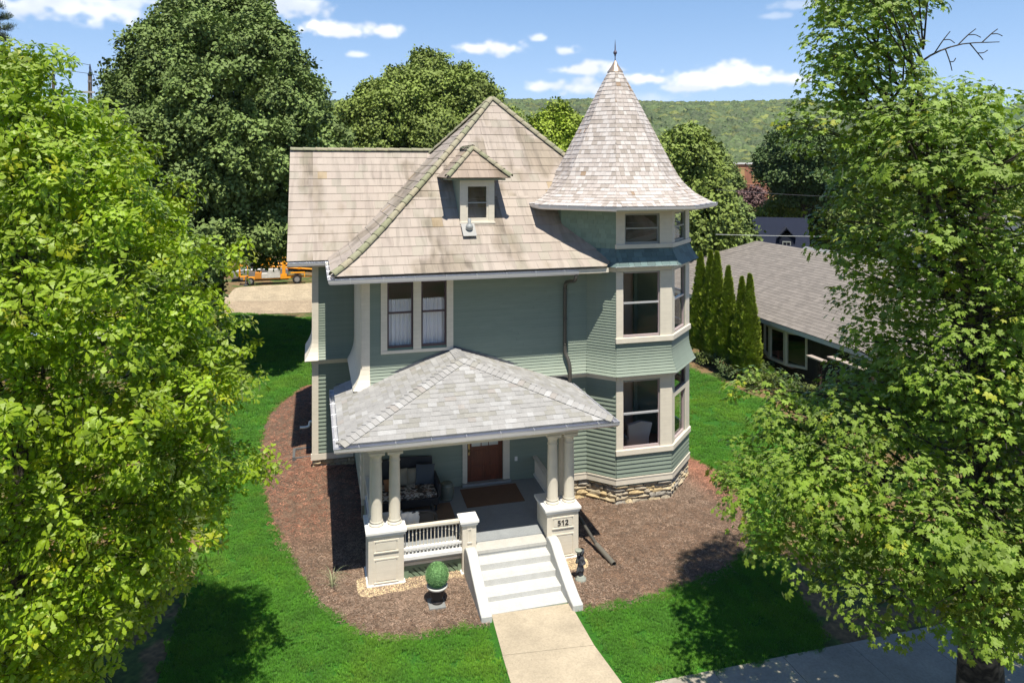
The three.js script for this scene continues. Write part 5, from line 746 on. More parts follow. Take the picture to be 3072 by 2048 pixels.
// a broadleaf tree at its own origin. lobes: [x, y, z, rx, ry, density]; leaves sit on the lobes' shells
function tree(name, label, pos, o) {
  const t = thing(name, label, o.category || 'tree', pos, o.group), r = rng(o.seed || 9), list = [];
  const H = o.trunk, tr = taperTube([V3(0, -0.1, 0), V3(o.lean?.[0] * 0.2 || 0, H * 0.35, o.lean?.[1] * 0.2 || 0), V3(o.lean?.[0] || 0, H, o.lean?.[1] || 0)], o.r0, o.r0 * 0.35, 12, 12, 0.09, o.seed); tr.userData.local = true;
  { const p = tr.attributes.position; for (let i = 0; i < p.count; i++) { const y = p.getY(i), k = 1 + 0.5 * Math.pow(clamp(1 - y / (o.r0 * 3)), 2); p.setX(i, p.getX(i) * k); p.setZ(i, p.getZ(i) * k); } tr.computeVertexNormals(); }
  part(t, 'trunk', tr, o.bark || barkM);
  const bl = o.lobes.slice(); const limbs = bl.map((b, i) => [b, i]).sort((a, b) => b[0][3] - a[0][3]).slice(0, o.limbs || 10);
  for (const [b, i] of limbs) { const y0 = clamp(b[1] * 0.55, H * 0.3, H * 0.97), s = V3((o.lean?.[0] || 0) * y0 / H, y0, (o.lean?.[1] || 0) * y0 / H), e = V3(b[0], b[1] + b[4] * 0.2, b[2]), mid = s.clone().lerp(e, 0.5).add(V3((r() - 0.5) * 0.6, 0.12 * e.distanceTo(s), (r() - 0.5) * 0.6)), g = taperTube([s, mid, e], o.r0 * 0.28, o.r0 * 0.05, 10, 7, 0.1, i + 3); g.userData.local = true; part(t, 'limb', g, o.bark || barkM); }
  const tw = []; for (const b of bl) for (let k = 0; k < (o.twigs || 2); k++) { const a = r() * 6.28, c = V3(b[0], b[1], b[2]), e = c.clone().add(V3(Math.cos(a) * b[3] * 0.9, (r() * 1.1 - 0.2) * b[4], Math.sin(a) * b[3] * 0.9)), back = c.clone().lerp(V3(0, Math.min(b[1], H), 0), 0.35); const g = rod(back, e, o.r0 * 0.05, o.r0 * 0.014, 5); tw.push(g); }
  if (tw.length) { const g = merge(tw); g.userData.local = true; part(t, 'twigs', g, o.bark || barkM).userData.kind = 'stuff'; }
  const C = o.color, cc = new THREE.Color();
  for (const b of bl) {
    const n = Math.round((b[5] || 1) * o.dens * (b[3] * b[3] * 2 + b[3] * b[4] * 2.2)), ctr = V3(b[0], b[1], b[2]), tone = 0.85 + 0.3 * r();
    for (let i = 0; i < n; i++) {
      const y = 1 - Math.pow(r(), 0.8) * 1.75, a = r() * 6.283, s = Math.sqrt(Math.max(0, 1 - y * y)), d = V3(Math.cos(a) * s, y, Math.sin(a) * s), rad = 0.72 + 0.34 * Math.pow(r(), 0.7);
      const p = ctr.clone().add(V3(d.x * b[3] * rad, d.y * b[4] * rad, d.z * b[3] * rad)); if (p.y < 0.25) continue;
      const k = tone * (0.8 + 0.4 * r()), w = r(), yl = w < (o.yellow || 0) ? 1 : 0;
      cc.setRGB((C[0] + yl * 0.14) * k, (C[1] + yl * 0.06) * k, C[2] * k); const dir = d.clone().multiplyScalar(o.outward ?? 0.6).add(V3(0, 0.75, 0)).normalize();
      list.push(leafAt(p, dir, r, (o.leafScale || 1) * (0.8 + 0.45 * r()), cc.clone(), o.spread || 0.45));
    }
  }
  if (o.single) { // the leaves nearest the street as single pieces
    const near = list.map((l, i) => [l, i, l[0].clone().add(V3(...pos)).distanceTo(o.single.eye)]).sort((a, b) => a[2] - b[2]).slice(0, 60).map((x) => x[0]); let c = 0; const mats = [0, 1, 2, 3].map((k) => { const m = (o.mat || ltd).clone(); m.color.setRGB(...C.map((v) => v * (0.85 + 0.12 * k))); return m; });
    for (const [p, q, s] of near) for (let j = 0; j < 5; j++) { const lf = mesh('leaf', o.single.geo, mats[(c + j) % 4]), a = j / 5 * 6.283 + r(); lf.position.copy(p); lf.quaternion.copy(q).multiply(new THREE.Quaternion().setFromEuler(new THREE.Euler(-0.35 + r() * 0.5, a, 0, 'YXZ'))); lf.position.add(V3(Math.sin(a), 0, Math.cos(a)).multiplyScalar(0.05).applyQuaternion(q)); lf.scale.setScalar(s.x); t.add(lf); c++; }
  }
  instanced('crown', o.geos, o.mat || ltd, list, t); return t;
}
// crowns from a profile [height, radius]: lobes scattered on it
function crownLobes(prof, seed, size, step, o = {}) {
  const r = rng(seed), out = [], R = (y) => { if (y <= prof[0][0]) return prof[0][1]; for (let i = 1; i < prof.length; i++) if (y <= prof[i][0]) return lerp(prof[i - 1][1], prof[i][1], (y - prof[i - 1][0]) / (prof[i][0] - prof[i - 1][0])); return prof[prof.length - 1][1]; };
  const y0 = prof[0][0], y1 = prof[prof.length - 1][0], wob = (a, y) => o.wob ? 1 + o.wob * (fbm(Math.cos(a) * 1.6 + 20 + seed, Math.sin(a) * 1.6 + y * 0.14, 2) - 0.5) * 2 : 1;
  for (let y = y0; y <= y1; y += step * (0.75 + 0.4 * r())) { const rad = R(y), n = Math.max(1, Math.round(6.283 * Math.max(0.1, rad - size * 0.5) / (size * 1.45))), ph = r() * 6; for (let k = 0; k < n; k++) { const a = ph + (k + (r() - 0.5) * 0.5) / n * 6.283, q = Math.max(0, rad - size * (0.7 + 0.35 * r())) * (0.9 + 0.2 * r() - (r() < 0.15 ? 0.25 : 0)) * wob(a, y); out.push([Math.cos(a) * q, y + (r() - 0.5) * step * 0.6, Math.sin(a) * q, size * (0.65 + 0.75 * r() * r() + 0.1 * r()), size * (0.5 + 0.4 * r()), r() < (o.thin || 0) ? 0.25 : 1]); } if (rad > size * 2.2) for (let k = 0; k < n * 0.4; k++) { const a = r() * 6.28, q = rad * 0.45 * Math.sqrt(r()); out.push([Math.cos(a) * q, y, Math.sin(a) * q, size, size * 0.7, o.core ?? 0.5]); } }
  return out.filter((b) => !o.keep || o.keep(b));
}
const EYE = V3(0, 9.5, 0);
// the young oak that stands left of the lawn
{
  const prof = [[1.3, 1.2], [1.9, 1.7], [2.5, 2.3], [3.2, 2.7], [3.8, 3.3], [4.6, 3.35], [5.2, 3.1], [5.7, 3.35], [6.3, 3.5], [6.8, 3.25], [7.3, 2.95], [7.9, 3.1], [8.3, 2.75], [8.9, 2.35], [9.6, 2.1], [10.2, 1.6], [10.7, 1.0], [11.3, 0.4]];
  const oakLobes = crownLobes(prof.map(([y, q]) => [y, q * 0.93]), 32, 0.58, 0.52, { core: 0.2 });
  oakLobes.push([2.9, 6.4, -1.2, 0.6, 0.45, 1], [3.1, 5.9, -0.6, 0.5, 0.4, 1], [2.8, 7.9, -1.0, 0.55, 0.4, 1], [3.0, 3.9, -1.5, 0.6, 0.45, 1], [3.3, 4.2, -0.8, 0.45, 0.35, 1], [2.5, 4.9, -2.0, 0.6, 0.4, 1], [1.9, 9.0, -1.0, 0.55, 0.4, 1]);
  tree('oak_tree', 'bright yellow-green young oak tree at the edge of the lawn', [-4.35, 0, -12.9], { seed: 31, trunk: 9.5, r0: 0.2, lobes: oakLobes, dens: 25, geos: L.oak, mat: lglossy, color: [0.29, 0.43, 0.009], yellow: 0.07, limbs: 16, twigs: 2, outward: 0.75, spread: 0.4, leafScale: 0.9, single: { eye: EYE, geo: L.oakLeaf } });
}
// the big street maple on the right
{
  const prof = [[2.2, 1.3], [2.9, 2.3], [3.6, 3.2], [4.6, 3.4], [5.6, 2.5], [6.4, 2.1], [7.0, 2.2], [7.6, 2.3], [8.4, 2.4], [9.2, 2.5], [10.1, 2.3], [10.8, 1.6], [11.6, 1.3], [12.4, 0.8]];
  const lobes = crownLobes(prof, 52, 0.78, 0.66, { core: 0.4, keep: (b) => !(b[1] > 10.2 && b[0] > -0.9) });
  lobes.push([-2.0, 11.6, -0.8, 0.7, 0.8, 1.8], [-1.7, 12.4, -0.9, 0.8, 0.7, 1.8], [-2.1, 10.9, -1.0, 0.6, 0.6, 1.6], [-0.6, 12.6, -1.2, 0.9, 0.5, 1.6], [-1.2, 11.9, -1.3, 0.8, 0.7, 1.8], [-1.5, 11.2, -0.6, 0.7, 0.6, 1.8], [-2.3, 10.2, -1.0, 0.7, 0.6, 1.5], [-1.9, 12.2, -0.2, 0.7, 0.6, 1], [-1.3, 12.8, -0.5, 0.8, 0.6, 1], [-0.9, 11.0, -1.2, 0.8, 0.6, 1], [-1.2, 10.4, 0.4, 0.8, 0.6, 1], [-0.2, 10.5, -0.6, 0.8, 0.55, 1], [0.8, 10.3, -0.4, 0.9, 0.5, 1]);
  lobes.push([-3.5, 3.9, -1.25, 0.7, 0.5, 1.5], [-3.1, 4.5, -0.1, 0.8, 0.55, 1.5], [-2.7, 5.4, -2.05, 0.7, 0.4, 1.3], [-2.65, 3.0, 0.55, 0.7, 0.5, 1.4], [-2.45, 5.0, -1.45, 0.75, 0.45, 1.4], [-3.2, 3.3, -0.5, 0.7, 0.5, 1.4]);
  lobes.push([-2.6, 4.4, -1.9, 0.8, 0.5, 1], [-2.9, 3.7, -2.0, 0.75, 0.5, 1], [-2.8, 3.1, -1.2, 0.8, 0.5, 1]);
  const t = tree('maple_tree', 'large street maple with thick ridged trunk and broad leafy crown', [10.75, 0, -9.75], { seed: 51, trunk: 9.0, r0: 0.36, lobes, dens: 26, geos: L.maple, mat: ltd, color: [0.205, 0.32, 0.02], yellow: 0.03, limbs: 18, twigs: 3, outward: 0.5, spread: 0.42, leafScale: 0.92, single: { eye: EYE, geo: L.mapleLeaf } });
  const bare = (pts, r0) => { const g = taperTube(pts.map((p) => V3(...p)), r0, 0.008, 12, 6, 0.05, 4); g.userData.local = true; part(t, 'limb', g, barkDark); };
  bare([[0, 8.6, 0], [-0.9, 10.4, -0.9], [-1.1, 11.6, -1.1], [-0.7, 12.6, -1.2]], 0.07); bare([[-0.9, 10.4, -0.9], [-1.5, 11.3, -1.0], [-2.0, 12.0, -1.0]], 0.035); bare([[-1.0, 10.6, -0.9], [-0.2, 11.4, -1.0], [0.5, 11.7, -0.9], [1.2, 11.75, -0.7]], 0.03); const mainTwig = new THREE.CatmullRomCurve3([[-1.0, 10.6, -0.9], [-0.2, 11.4, -1.0], [0.5, 11.7, -0.9], [1.2, 11.75, -0.7]].map((p) => V3(...p)));
  [[0.45, 0.3, 0.4], [0.55, 0.1, -0.4], [0.66, 0.35, 0.3], [0.76, 0.25, -0.3], [0.86, 0.3, 0.25]].forEach(([t, dx, dy]) => { const p = mainTwig.getPoint(t); bare([[p.x, p.y, p.z], [p.x + dx * 0.5, p.y + dy * 0.6, p.z + 0.05], [p.x + dx, p.y + dy, p.z + 0.05]], 0.012); bare([[p.x + dx * 0.5, p.y + dy * 0.6, p.z + 0.05], [p.x + dx * 0.8, p.y + dy * 0.6, p.z + 0.1], [p.x + dx * 1.1, p.y + dy * 0.45, p.z + 0.12]], 0.009); });
  bare([[-0.3, 11.35, -1.0], [-0.5, 11.9, -1.0], [-0.2, 12.4, -1.0]], 0.015);
}
// trees behind the house
const gB = 'trees in the yards behind the house', dark = [0.12, 0.175, 0.035], mid = [0.17, 0.23, 0.036], lite = [0.26, 0.35, 0.03];
function roundTree(label, x, z, h, rad, base, color, o = {}) {
  const prof = [[base, rad * 0.55], [base + (h - base) * 0.2, rad * 0.92], [base + (h - base) * 0.42, rad], [base + (h - base) * 0.66, rad * 0.82], [base + (h - base) * 0.84, rad * 0.55], [h - rad * 0.1, rad * 0.15]];
  return tree(o.name || 'broadleaf_tree', label, [x, 0, z], { seed: o.seed || Math.round(x * 13 + z * 7 + 5000), trunk: h * 0.8, r0: o.r0 || h * 0.018, lobes: crownLobes(o.prof || prof, o.seed || Math.round(x * 3 - z * 5 + 900), o.size || rad * 0.2, o.step || rad * 0.2, { core: 0.18, thin: 0.16, wob: 0.32, keep: o.keep }), dens: (o.dens || 9) * 0.42, geos: o.geos || L.clump, mat: lbg, color, limbs: 9, twigs: 1, outward: 0.6, spread: 0.6, leafScale: o.leafScale || 1.3, bark: barkDark, group: gB, category: 'tree', yellow: o.yellow });
}
roundTree('tall dark green maple towering behind the tile-roofed wing', -4.5, -38.6, 18.4, 5.7, 3.4, [0.135, 0.20, 0.045], { seed: 611, keep: (b) => !(b[1] < 5.3 && b[0] > -0.6), size: 0.95, step: 0.8, dens: 17, leafScale: 0.74, prof: [[2.8, 3.6], [4.4, 5.0], [6.2, 5.7], [8.2, 5.1], [10, 5.7], [12, 5.3], [13.6, 4.6], [15.2, 3.6], [16.8, 2.9], [18.4, 1.2]] });
roundTree('broad oak with open crown rising behind the main roof peak', 10.2, -66, 19.8, 8.8, 4, mid, { seed: 612, size: 1.55, step: 1.35, dens: 11, leafScale: 1.1 });
roundTree('pale lime green tree between roof peak and tower', 21.0, -62, 15.0, 4.4, 3, lite, { seed: 613, size: 0.9, step: 0.8, dens: 10, leafScale: 1.05 });
roundTree('mid green rounded tree close behind the tower', 23.0, -42.0, 12.2, 3.1, 1.0, [0.16, 0.22, 0.034], { seed: 614, size: 0.9, step: 0.75, dens: 10, leafScale: 1.05 });
roundTree('low leafy tree filling the gap below the tower eave', 19.2, -44, 8.6, 3.0, 0.8, [0.15, 0.21, 0.034], { seed: 615, size: 0.75, step: 0.65, dens: 10, leafScale: 1.0 });
roundTree('dark spreading oak in front of the brick building', 48.9, -65, 14.4, 4.6, 6.6, [0.075, 0.125, 0.03], { seed: 616, size: 1.2, step: 1.0, dens: 9, leafScale: 1.2 });
roundTree('purple-leaved plum tree below the brick building', 55.5, -84, 6.6, 3.0, 1.0, [0.15, 0.085, 0.08], { seed: 617, size: 0.8, step: 0.7, dens: 9 });
roundTree('yellow-green shrubby tree beside the navy roof', 49.0, -70, 5.6, 2.8, 0.6, [0.22, 0.27, 0.02], { seed: 618, size: 0.75, step: 0.7, dens: 10 });
roundTree('dark green tree at the corner of the navy house', 32.8, -54, 7.4, 2.6, 0.6, dark, { seed: 619, size: 0.8, step: 0.7, dens: 10 });
roundTree('deep green tree standing left of the purple plum', 42.5, -76, 8.2, 2.6, 0.8, dark, { seed: 620, size: 0.9, step: 0.8, dens: 9 });
roundTree('distant green tree behind the street maple', 60, -50, 12, 5.5, 2, mid, { seed: 621, size: 1.2, step: 1.0, dens: 8 });
roundTree('low dark tree beside the utility pole', -20.5, -70, 11.3, 5, 1, dark, { seed: 622, size: 1.1, step: 0.95, dens: 8 });
roundTree('dark hedge-like tree between the two tallest trees', 0.8, -72, 15.6, 4.6, 1, dark, { seed: 623, size: 1.1, step: 1.0, dens: 8.5 });
roundTree('shaded tree behind the young oak', -19, -48, 9.0, 4.6, 0.8, dark, { seed: 624, size: 1.0, step: 0.9, dens: 8 });
roundTree('round tree behind the oak with the open crown', 16.5, -80, 15.2, 5.2, 2, mid, { seed: 625, size: 1.2, step: 1.1, dens: 8 });
roundTree('green tree far behind the brick building', 102, -118, 12, 6, 2, mid, { seed: 626, size: 1.4, step: 1.2, dens: 7, leafScale: 1.5 });
roundTree('broad tree on the slope below the wooded hill', 66, -150, 13, 8, 2, mid, { seed: 627, size: 1.8, step: 1.5, dens: 6, leafScale: 1.8 });
roundTree('pale tree on the slope below the wooded hill', 84, -160, 14, 9, 2, [0.12, 0.18, 0.04], { seed: 628, size: 1.9, step: 1.6, dens: 6, leafScale: 1.9 });
roundTree('bushy green tree between tower and brick building', 36.5, -66, 11.4, 3.4, 1, mid, { seed: 630, size: 0.95, step: 0.85, dens: 9 });
roundTree('rounded olive tree right of the navy-roofed cottage', 50.5, -55, 8.4, 3.6, 1, [0.15, 0.20, 0.04], { seed: 631, size: 0.9, step: 0.8, dens: 9 });
roundTree('tall dark tree beyond the navy-roofed cottage', 56, -72, 11.5, 4.4, 1.5, dark, { seed: 632, size: 1.1, step: 1.0, dens: 8 });
roundTree('wide green tree left of the brick building', 66, -118, 12.5, 5, 1.5, mid, { seed: 633, size: 1.3, step: 1.1, dens: 8, leafScale: 1.5 });
roundTree('broad tree in the belt just right of the tower roof', 51.7, -100, 14.4, 5.2, 1.5, mid, { seed: 634, size: 1.3, step: 1.1, dens: 8, leafScale: 1.4 });
roundTree('darker tree in the belt below the wooded ridge', 57.5, -99, 13.2, 4.6, 1.5, dark, { seed: 635, size: 1.2, step: 1.0, dens: 8, leafScale: 1.4 });
roundTree('belt tree above the right end of the brick building', 76, -94, 14.2, 5.6, 3.5, mid, { seed: 636, size: 1.3, step: 1.1, dens: 8, leafScale: 1.4 });
roundTree('olive belt tree behind the lime green tree', 40, -100, 13.2, 5.0, 1.5, [0.19, 0.24, 0.04], { seed: 637, size: 1.2, step: 1.1, dens: 8, leafScale: 1.4 });
roundTree('tree beyond the far lawn right of the lime green tree', 34, -90, 11.5, 5, 1, mid, { seed: 629, size: 1.2, step: 1.0, dens: 8 });
// conifers
function conifer(label, x, z, h, rad, seed) {
  const t = thing('pine_tree', label, 'tree', [x, 0, z], gB), r = rng(seed), list = []; const g = taperTube([V3(0, -0.1, 0), V3(0, h * 0.5, 0), V3(0, h, 0)], h * 0.016, 0.02, 10, 8, 0.05, seed); g.userData.local = true; part(t, 'trunk', g, barkDark); const c = new THREE.Color(), tw = [];
  for (let y = h * 0.1; y < h; y += 0.9 * (0.7 + 0.6 * r())) { const R = rad * Math.pow(1 - y / h, 0.8) + 0.3; for (let k = 0; k < 6; k++) { const a = r() * 6.28, len = R * (0.7 + 0.4 * r()); tw.push(rod(V3(0, y, 0), V3(Math.cos(a) * len, y + 0.15 * len, Math.sin(a) * len), 0.05, 0.015, 5)); for (let j = 0; j < len * 9; j++) { const f = 0.25 + 0.8 * Math.sqrt(r()), kk = 0.7 + 0.6 * r(); c.setRGB(0.075 * kk, 0.11 * kk, 0.06 * kk); list.push(leafAt(V3(Math.cos(a) * len * f + (r() - 0.5) * 0.5, y + 0.15 * len * f + (r() - 0.5) * 0.3, Math.sin(a) * len * f + (r() - 0.5) * 0.5), UP, r, 1.1 + 0.5 * r(), c.clone(), 0.5)); } } }
  const gg = merge(tw); gg.userData.local = true; part(t, 'twigs', gg, barkDark).userData.kind = 'stuff'; instanced('crown', L.needle, lbg, list, t);
}
conifer('tall dark pine at the far left edge of the yards', -24.9, -66.8, 25.5, 4.4, 71);
conifer('distant grey-green pine beside the utility pole', -31.5, -106, 19.5, 5.0, 72);
// clipped-looking row of cedars along the neighbour's fence
{
  const protos = [0, 1].map((v) => { const r = rng(81 + v), list = [], c = new THREE.Color(), H = 5.3, n = 2600; for (let i = 0; i < n; i++) { const f = Math.pow(r(), 0.8), y = 0.5 + f * (H - 0.5), R = (0.60 * Math.pow(1 - f, 0.85) * (1 - 0.55 * Math.pow(1 - f, 8)) + 0.02) * 1, a = r() * 6.283, bump = 0.7 + 0.6 * fbm(Math.cos(a) * 3 + v * 9 + 9, Math.sin(a) * 3 + y * 2.2, 2), d = V3(Math.cos(a), 0, Math.sin(a)), k = 0.65 + 0.7 * r(); c.setRGB(0.23 * k, 0.30 * k, 0.025 * k); const q = new THREE.Quaternion().setFromUnitVectors(V3(0, 0, 1), d).multiply(new THREE.Quaternion().setFromEuler(new THREE.Euler((r() - 0.5) * 0.7, (r() - 0.5) * 0.9, (r() - 0.5) * 1.6))); list.push([V3(d.x * R * bump * (0.72 + 0.33 * r()), y, d.z * R * bump * (0.72 + 0.33 * r())), q, V3(1.9, 1.5, 1.25).multiplyScalar(0.45 + 0.55 * (1 - f)), c.clone()]); } return list; });
  const labels = ['tall arborvitae at the end of the hedge nearest the tower', 'twin-topped arborvitae second from the tower', 'slim arborvitae beside the twin-topped one', 'single pointed arborvitae in the hedge middle', 'shorter arborvitae of the close pair by the bay window', 'wide arborvitae nearest the bay window'];
  [[18.37, -32.3, 0.99], [18.55, -31.66, 1.02], [18.5, -31.0, 1.02], [18.5, -30.0, 0.92], [18.44, -28.8, 0.86], [18.41, -28.15, 0.9]].forEach(([x, z, s], i) => {
    const t = thing('arborvitae', labels[i], 'shrub', [x, 0, z], 'arborvitae hedge along the neighbour house'); const g = rod(V3(0, 0, 0), V3(0, 4.2, 0), 0.07, 0.02, 8); g.userData.local = true; part(t, 'trunk', g, barkM); instanced('crown', L.spray, lbg, protos[i % 2], t); t.scale.setScalar(s); t.rotation.y = i * 1.7;
  });
  // hostas and low shrubs below them
  const gh = 'low shrubs in the border under the arborvitae'; const rr = rng(88);
  const names = ['low leafy shrub under the first arborvitae', 'small green shrub at the lawn corner', 'rounded shrub between arborvitae trunks', 'variegated low plant at the border edge', 'dark low shrub by the fence post', 'bright green low shrub behind the maple branch', 'leafy shrub at the foot of the bay window', 'yellow-green shrub below the timber posts', 'spreading shrub at the end of the border'];
  [[17.9, -33.2], [18.2, -31.6], [18.5, -30.3], [18.3, -28.9], [18.6, -27.6], [18.9, -26.3], [19.0, -28.4], [18.8, -24.6], [19.2, -22.9]].forEach(([x, z], i) => tree('border_shrub', names[i], [x, 0, z], { seed: 700 + i, trunk: 0.5, r0: 0.03, lobes: [...Array(7)].map(() => [(rr() - 0.5) * 1.1, 0.3 + rr() * 0.45, (rr() - 0.5) * 1.1, 0.32, 0.28, 1]), dens: 40, geos: L.maple, color: i % 3 === 1 ? [0.19, 0.25, 0.04] : [0.10, 0.16, 0.035], limbs: 3, twigs: 1, leafScale: 0.75, category: 'shrub', group: gh }));
}

// ------------------------------------------------------------------ neighbourhood
const E1 = [Math.cos(YAW), Math.sin(YAW)], E2 = [Math.sin(YAW), -Math.cos(YAW)];
{ // wooded hills across the valley
  const H = (u, d) => 104 * smooth(420, 1250, d + 160 * (fbm(u / 260 + 7, d / 300, 3) - 0.5)) * (0.97 + 0.07 * fbm(u / 420 + 3, 2.2, 2)) + 5 * (fbm(u / 120, d / 120, 3) - 0.5) * smooth(500, 700, d);
  const pos = [], idx = [], NU = 120, ND = 40; for (let j = 0; j <= ND; j++) for (let i = 0; i <= NU; i++) { const u = lerp(-2400, 2400, i / NU), d = lerp(380, 2300, j / ND); pos.push(E1[0] * u + E2[0] * d, H(u, d) - 0.5, E1[1] * u + E2[1] * d); }
  for (let j = 0; j < ND; j++) for (let i = 0; i < NU; i++) { const a = j * (NU + 1) + i; idx.push(a, a + 1, a + NU + 1, a + 1, a + NU + 2, a + NU + 1); }
  const g = new THREE.BufferGeometry(); g.setAttribute('position', new THREE.Float32BufferAttribute(pos, 3)); g.setIndex(idx); g.computeVertexNormals(); structure('hills', uvm(g, 0.02), std([0.05, 0.085, 0.025], 1));
  const r = rng(801), list = [], c = new THREE.Color(); const add = (u, d, s) => { const n = fbm(u / 60 + 11, d / 60, 2), k = (0.6 + 0.7 * r()) * (0.6 + 0.85 * n), y = r() < 0.14 ? 1 : 0; c.setRGB((0.062 + 0.05 * y) * k, (0.092 + 0.04 * y) * k, (0.024) * k); list.push([V3(E1[0] * u + E2[0] * d, H(u, d) + s * 0.32, E1[1] * u + E2[1] * d), new THREE.Quaternion().setFromAxisAngle(UP, r() * 6.28), V3(s, s * 0.85, s), c.clone()]); };
  for (let k = 0; k < 21000; k++) { const d = lerp(430, 1330, Math.pow(r(), 0.8)), u = lerp(-0.42, 0.62, r()) * d; add(u, d, 9 + r() * 7); }
  for (let k = 0; k < 1500; k++) add(lerp(-900, 1500, r()), lerp(1240, 1420, r()), 11 + r() * 7);
  for (let k = 0; k < 1500; k++) { const d = lerp(190, 440, r()); add(lerp(0.0, 0.62, r()) * d, d, 7 + r() * 5); }
  for (let k = 0; k < 500; k++) { const d = lerp(120, 440, r()); add(lerp(-0.8, -0.05, r()) * d, d, 7 + r() * 5); }
  const im = new THREE.Group(); instanced('hill_woods', L.far, lbg, list, scene); scene.children.filter((o) => o.name === 'hill_woods').forEach((o, i) => { o.name = numbered('hill_woods'); tag(o, i ? 'green woods mingled over the far hillside' : 'dense green woods covering the far hillside', 'woods', null, 'stuff'); });
}
{ // ranch house next door
  const h = thing('ranch_house', 'low dark-sided ranch house with grey hipped shingle roof and bay window', 'house', [24.6, 0, -29]);
  const rx = 24.6, ry = 5.25, ze = -36.9, ex = 19.42, ey = 2.72, A = rx - ex;
  const left = { O: [rx, -28], out: [-1, 0], tan: [0, 1], prof: [[A, ey], [0, ry]], uL: (a) => ze + 28 - a, uR: () => 14 }, hip = { O: [rx, ze], out: [0, -1], tan: [-1, 0], prof: [[A, ey], [0, ry]], uL: (a) => -a, uR: (a) => a }, right = { O: [rx, -28], out: [1, 0], tan: [0, -1], prof: [[A, ey], [0, ry]], uL: () => -14, uR: (a) => -ze - 28 + a };
  const roof = part(h, 'roof', merge([underlay(left), underlay(hip), underlay(right)]), M.deck), bk = [], grey3 = (r) => { const k = 0.85 + 0.25 * r(); return [0.235 * k, 0.21 * k, 0.188 * k]; };
  layTiles({ ...left, parent: roof, name: 'roof_shingle', mat: M.shingle, exp: 0.2, w: [0.25, 0.34], t: 0.012, gap: 0.004, color: grey3, bucket: bk, seed: 5 }); layTiles({ ...hip, parent: roof, name: 'roof_shingle', mat: M.shingle, exp: 0.3, w: [0.4, 0.5], t: 0.012, gap: 0.004, color: grey3, bucket: bk, seed: 6 });
  flush(roof, 'roof_shingles', bk, M.shingle); part(roof, 'fascia', merge([box(ex - 0.02, ex + 0.03, ey - 0.2, ey - 0.03, -42, -14), box(ex, 29.7, ey - 0.2, ey - 0.03, -42.1, -42.05)]), std([0.55, 0.55, 0.54], 0.5));
  part(roof, 'soffit', box(ex, 20.25, ey - 0.2, ey - 0.18, -42, -14), M.sashGrey);
  const wm = [[0.030, 0.027, 0.026], [0.036, 0.032, 0.030], [0.026, 0.024, 0.024]].map((c) => std(c, 0.8)), w = part(h, 'wall', merge([box(20.25, 20.4, 0, 2.6, -41.4, -29.9), box(20.25, 20.4, 0, 0.9, -29.9, -26.7), box(20.25, 20.4, 2.35, 2.6, -29.9, -26.7), box(20.25, 20.4, 0, 2.6, -26.7, -14), box(20.25, 29, 0, 2.6, -41.5, -41.4), box(28.9, 29, 0, 2.6, -41.4, -14), box(20.4, 29, 0, 2.6, -14, -13.9)]), wm[0]);
  const bg = box(20.225, 20.25, 0, 2.56, -0.118, 0.118); for (let z = -41.2, k = 0; z < -15; z += 0.25, k++) { if (z > -29.9 && z < -26.7) continue; const g = bg.clone(); g.translate(0, 0, z); part(w, 'board', g, wm[(k * 7) % 3]); }
  const bay = [[20.3, -29.85], [19.82, -28.75], [19.82, -27.6], [20.3, -26.75]]; const crm = std([0.60, 0.57, 0.45], 0.6);
  for (let i = 0; i < 3; i++) { const [x0, z0] = bay[i], [x1, z1] = bay[i + 1], L2 = Math.hypot(x1 - x0, z1 - z0), f = face((x0 + x1) / 2, (z0 + z1) / 2, 0); f.phi = Math.atan2(-(z1 - z0), x1 - x0) + Math.PI; const win = part(h, 'bay_window', merge([fbox(f, -L2 / 2, L2 / 2, 0.88, 0.98, -0.06, 0.06), fbox(f, -L2 / 2, L2 / 2, 2.28, 2.40, -0.06, 0.06), fbox(f, -L2 / 2, -L2 / 2 + 0.1, 0.98, 2.28, -0.05, 0.05), fbox(f, L2 / 2 - 0.1, L2 / 2, 0.98, 2.28, -0.05, 0.05)]), crm); const g = new THREE.PlaneGeometry(L2 - 0.2, 1.3); g.translate(0, 1.63, 0); g.rotateY(f.phi); g.translate(f.cx, 0, f.cz); part(win, 'pane', g, M.glass); }
  part(h, 'bay_room', merge([box(20.3, 23, 0.8, 0.86, -30, -26.6), box(23, 23.1, 0.8, 2.6, -30, -26.6), box(19.84, 20.4, 0.84, 0.88, -29.2, -27.2), box(19.84, 20.4, 2.40, 2.44, -29.2, -27.2)]), M.room);
  const w2 = part(h, 'side_window', merge([box(20.19, 20.27, 0.9, 1.0, -24.1, -22.7), box(20.19, 20.27, 2.1, 2.2, -24.1, -22.7), box(20.19, 20.27, 1.0, 2.1, -24.1, -24.0), box(20.19, 20.27, 1.0, 2.1, -22.8, -22.7)]), crm); part(w2, 'pane', box(20.215, 20.222, 1.0, 2.1, -24.0, -22.8), std([0.02, 0.025, 0.03], 0.08));
}
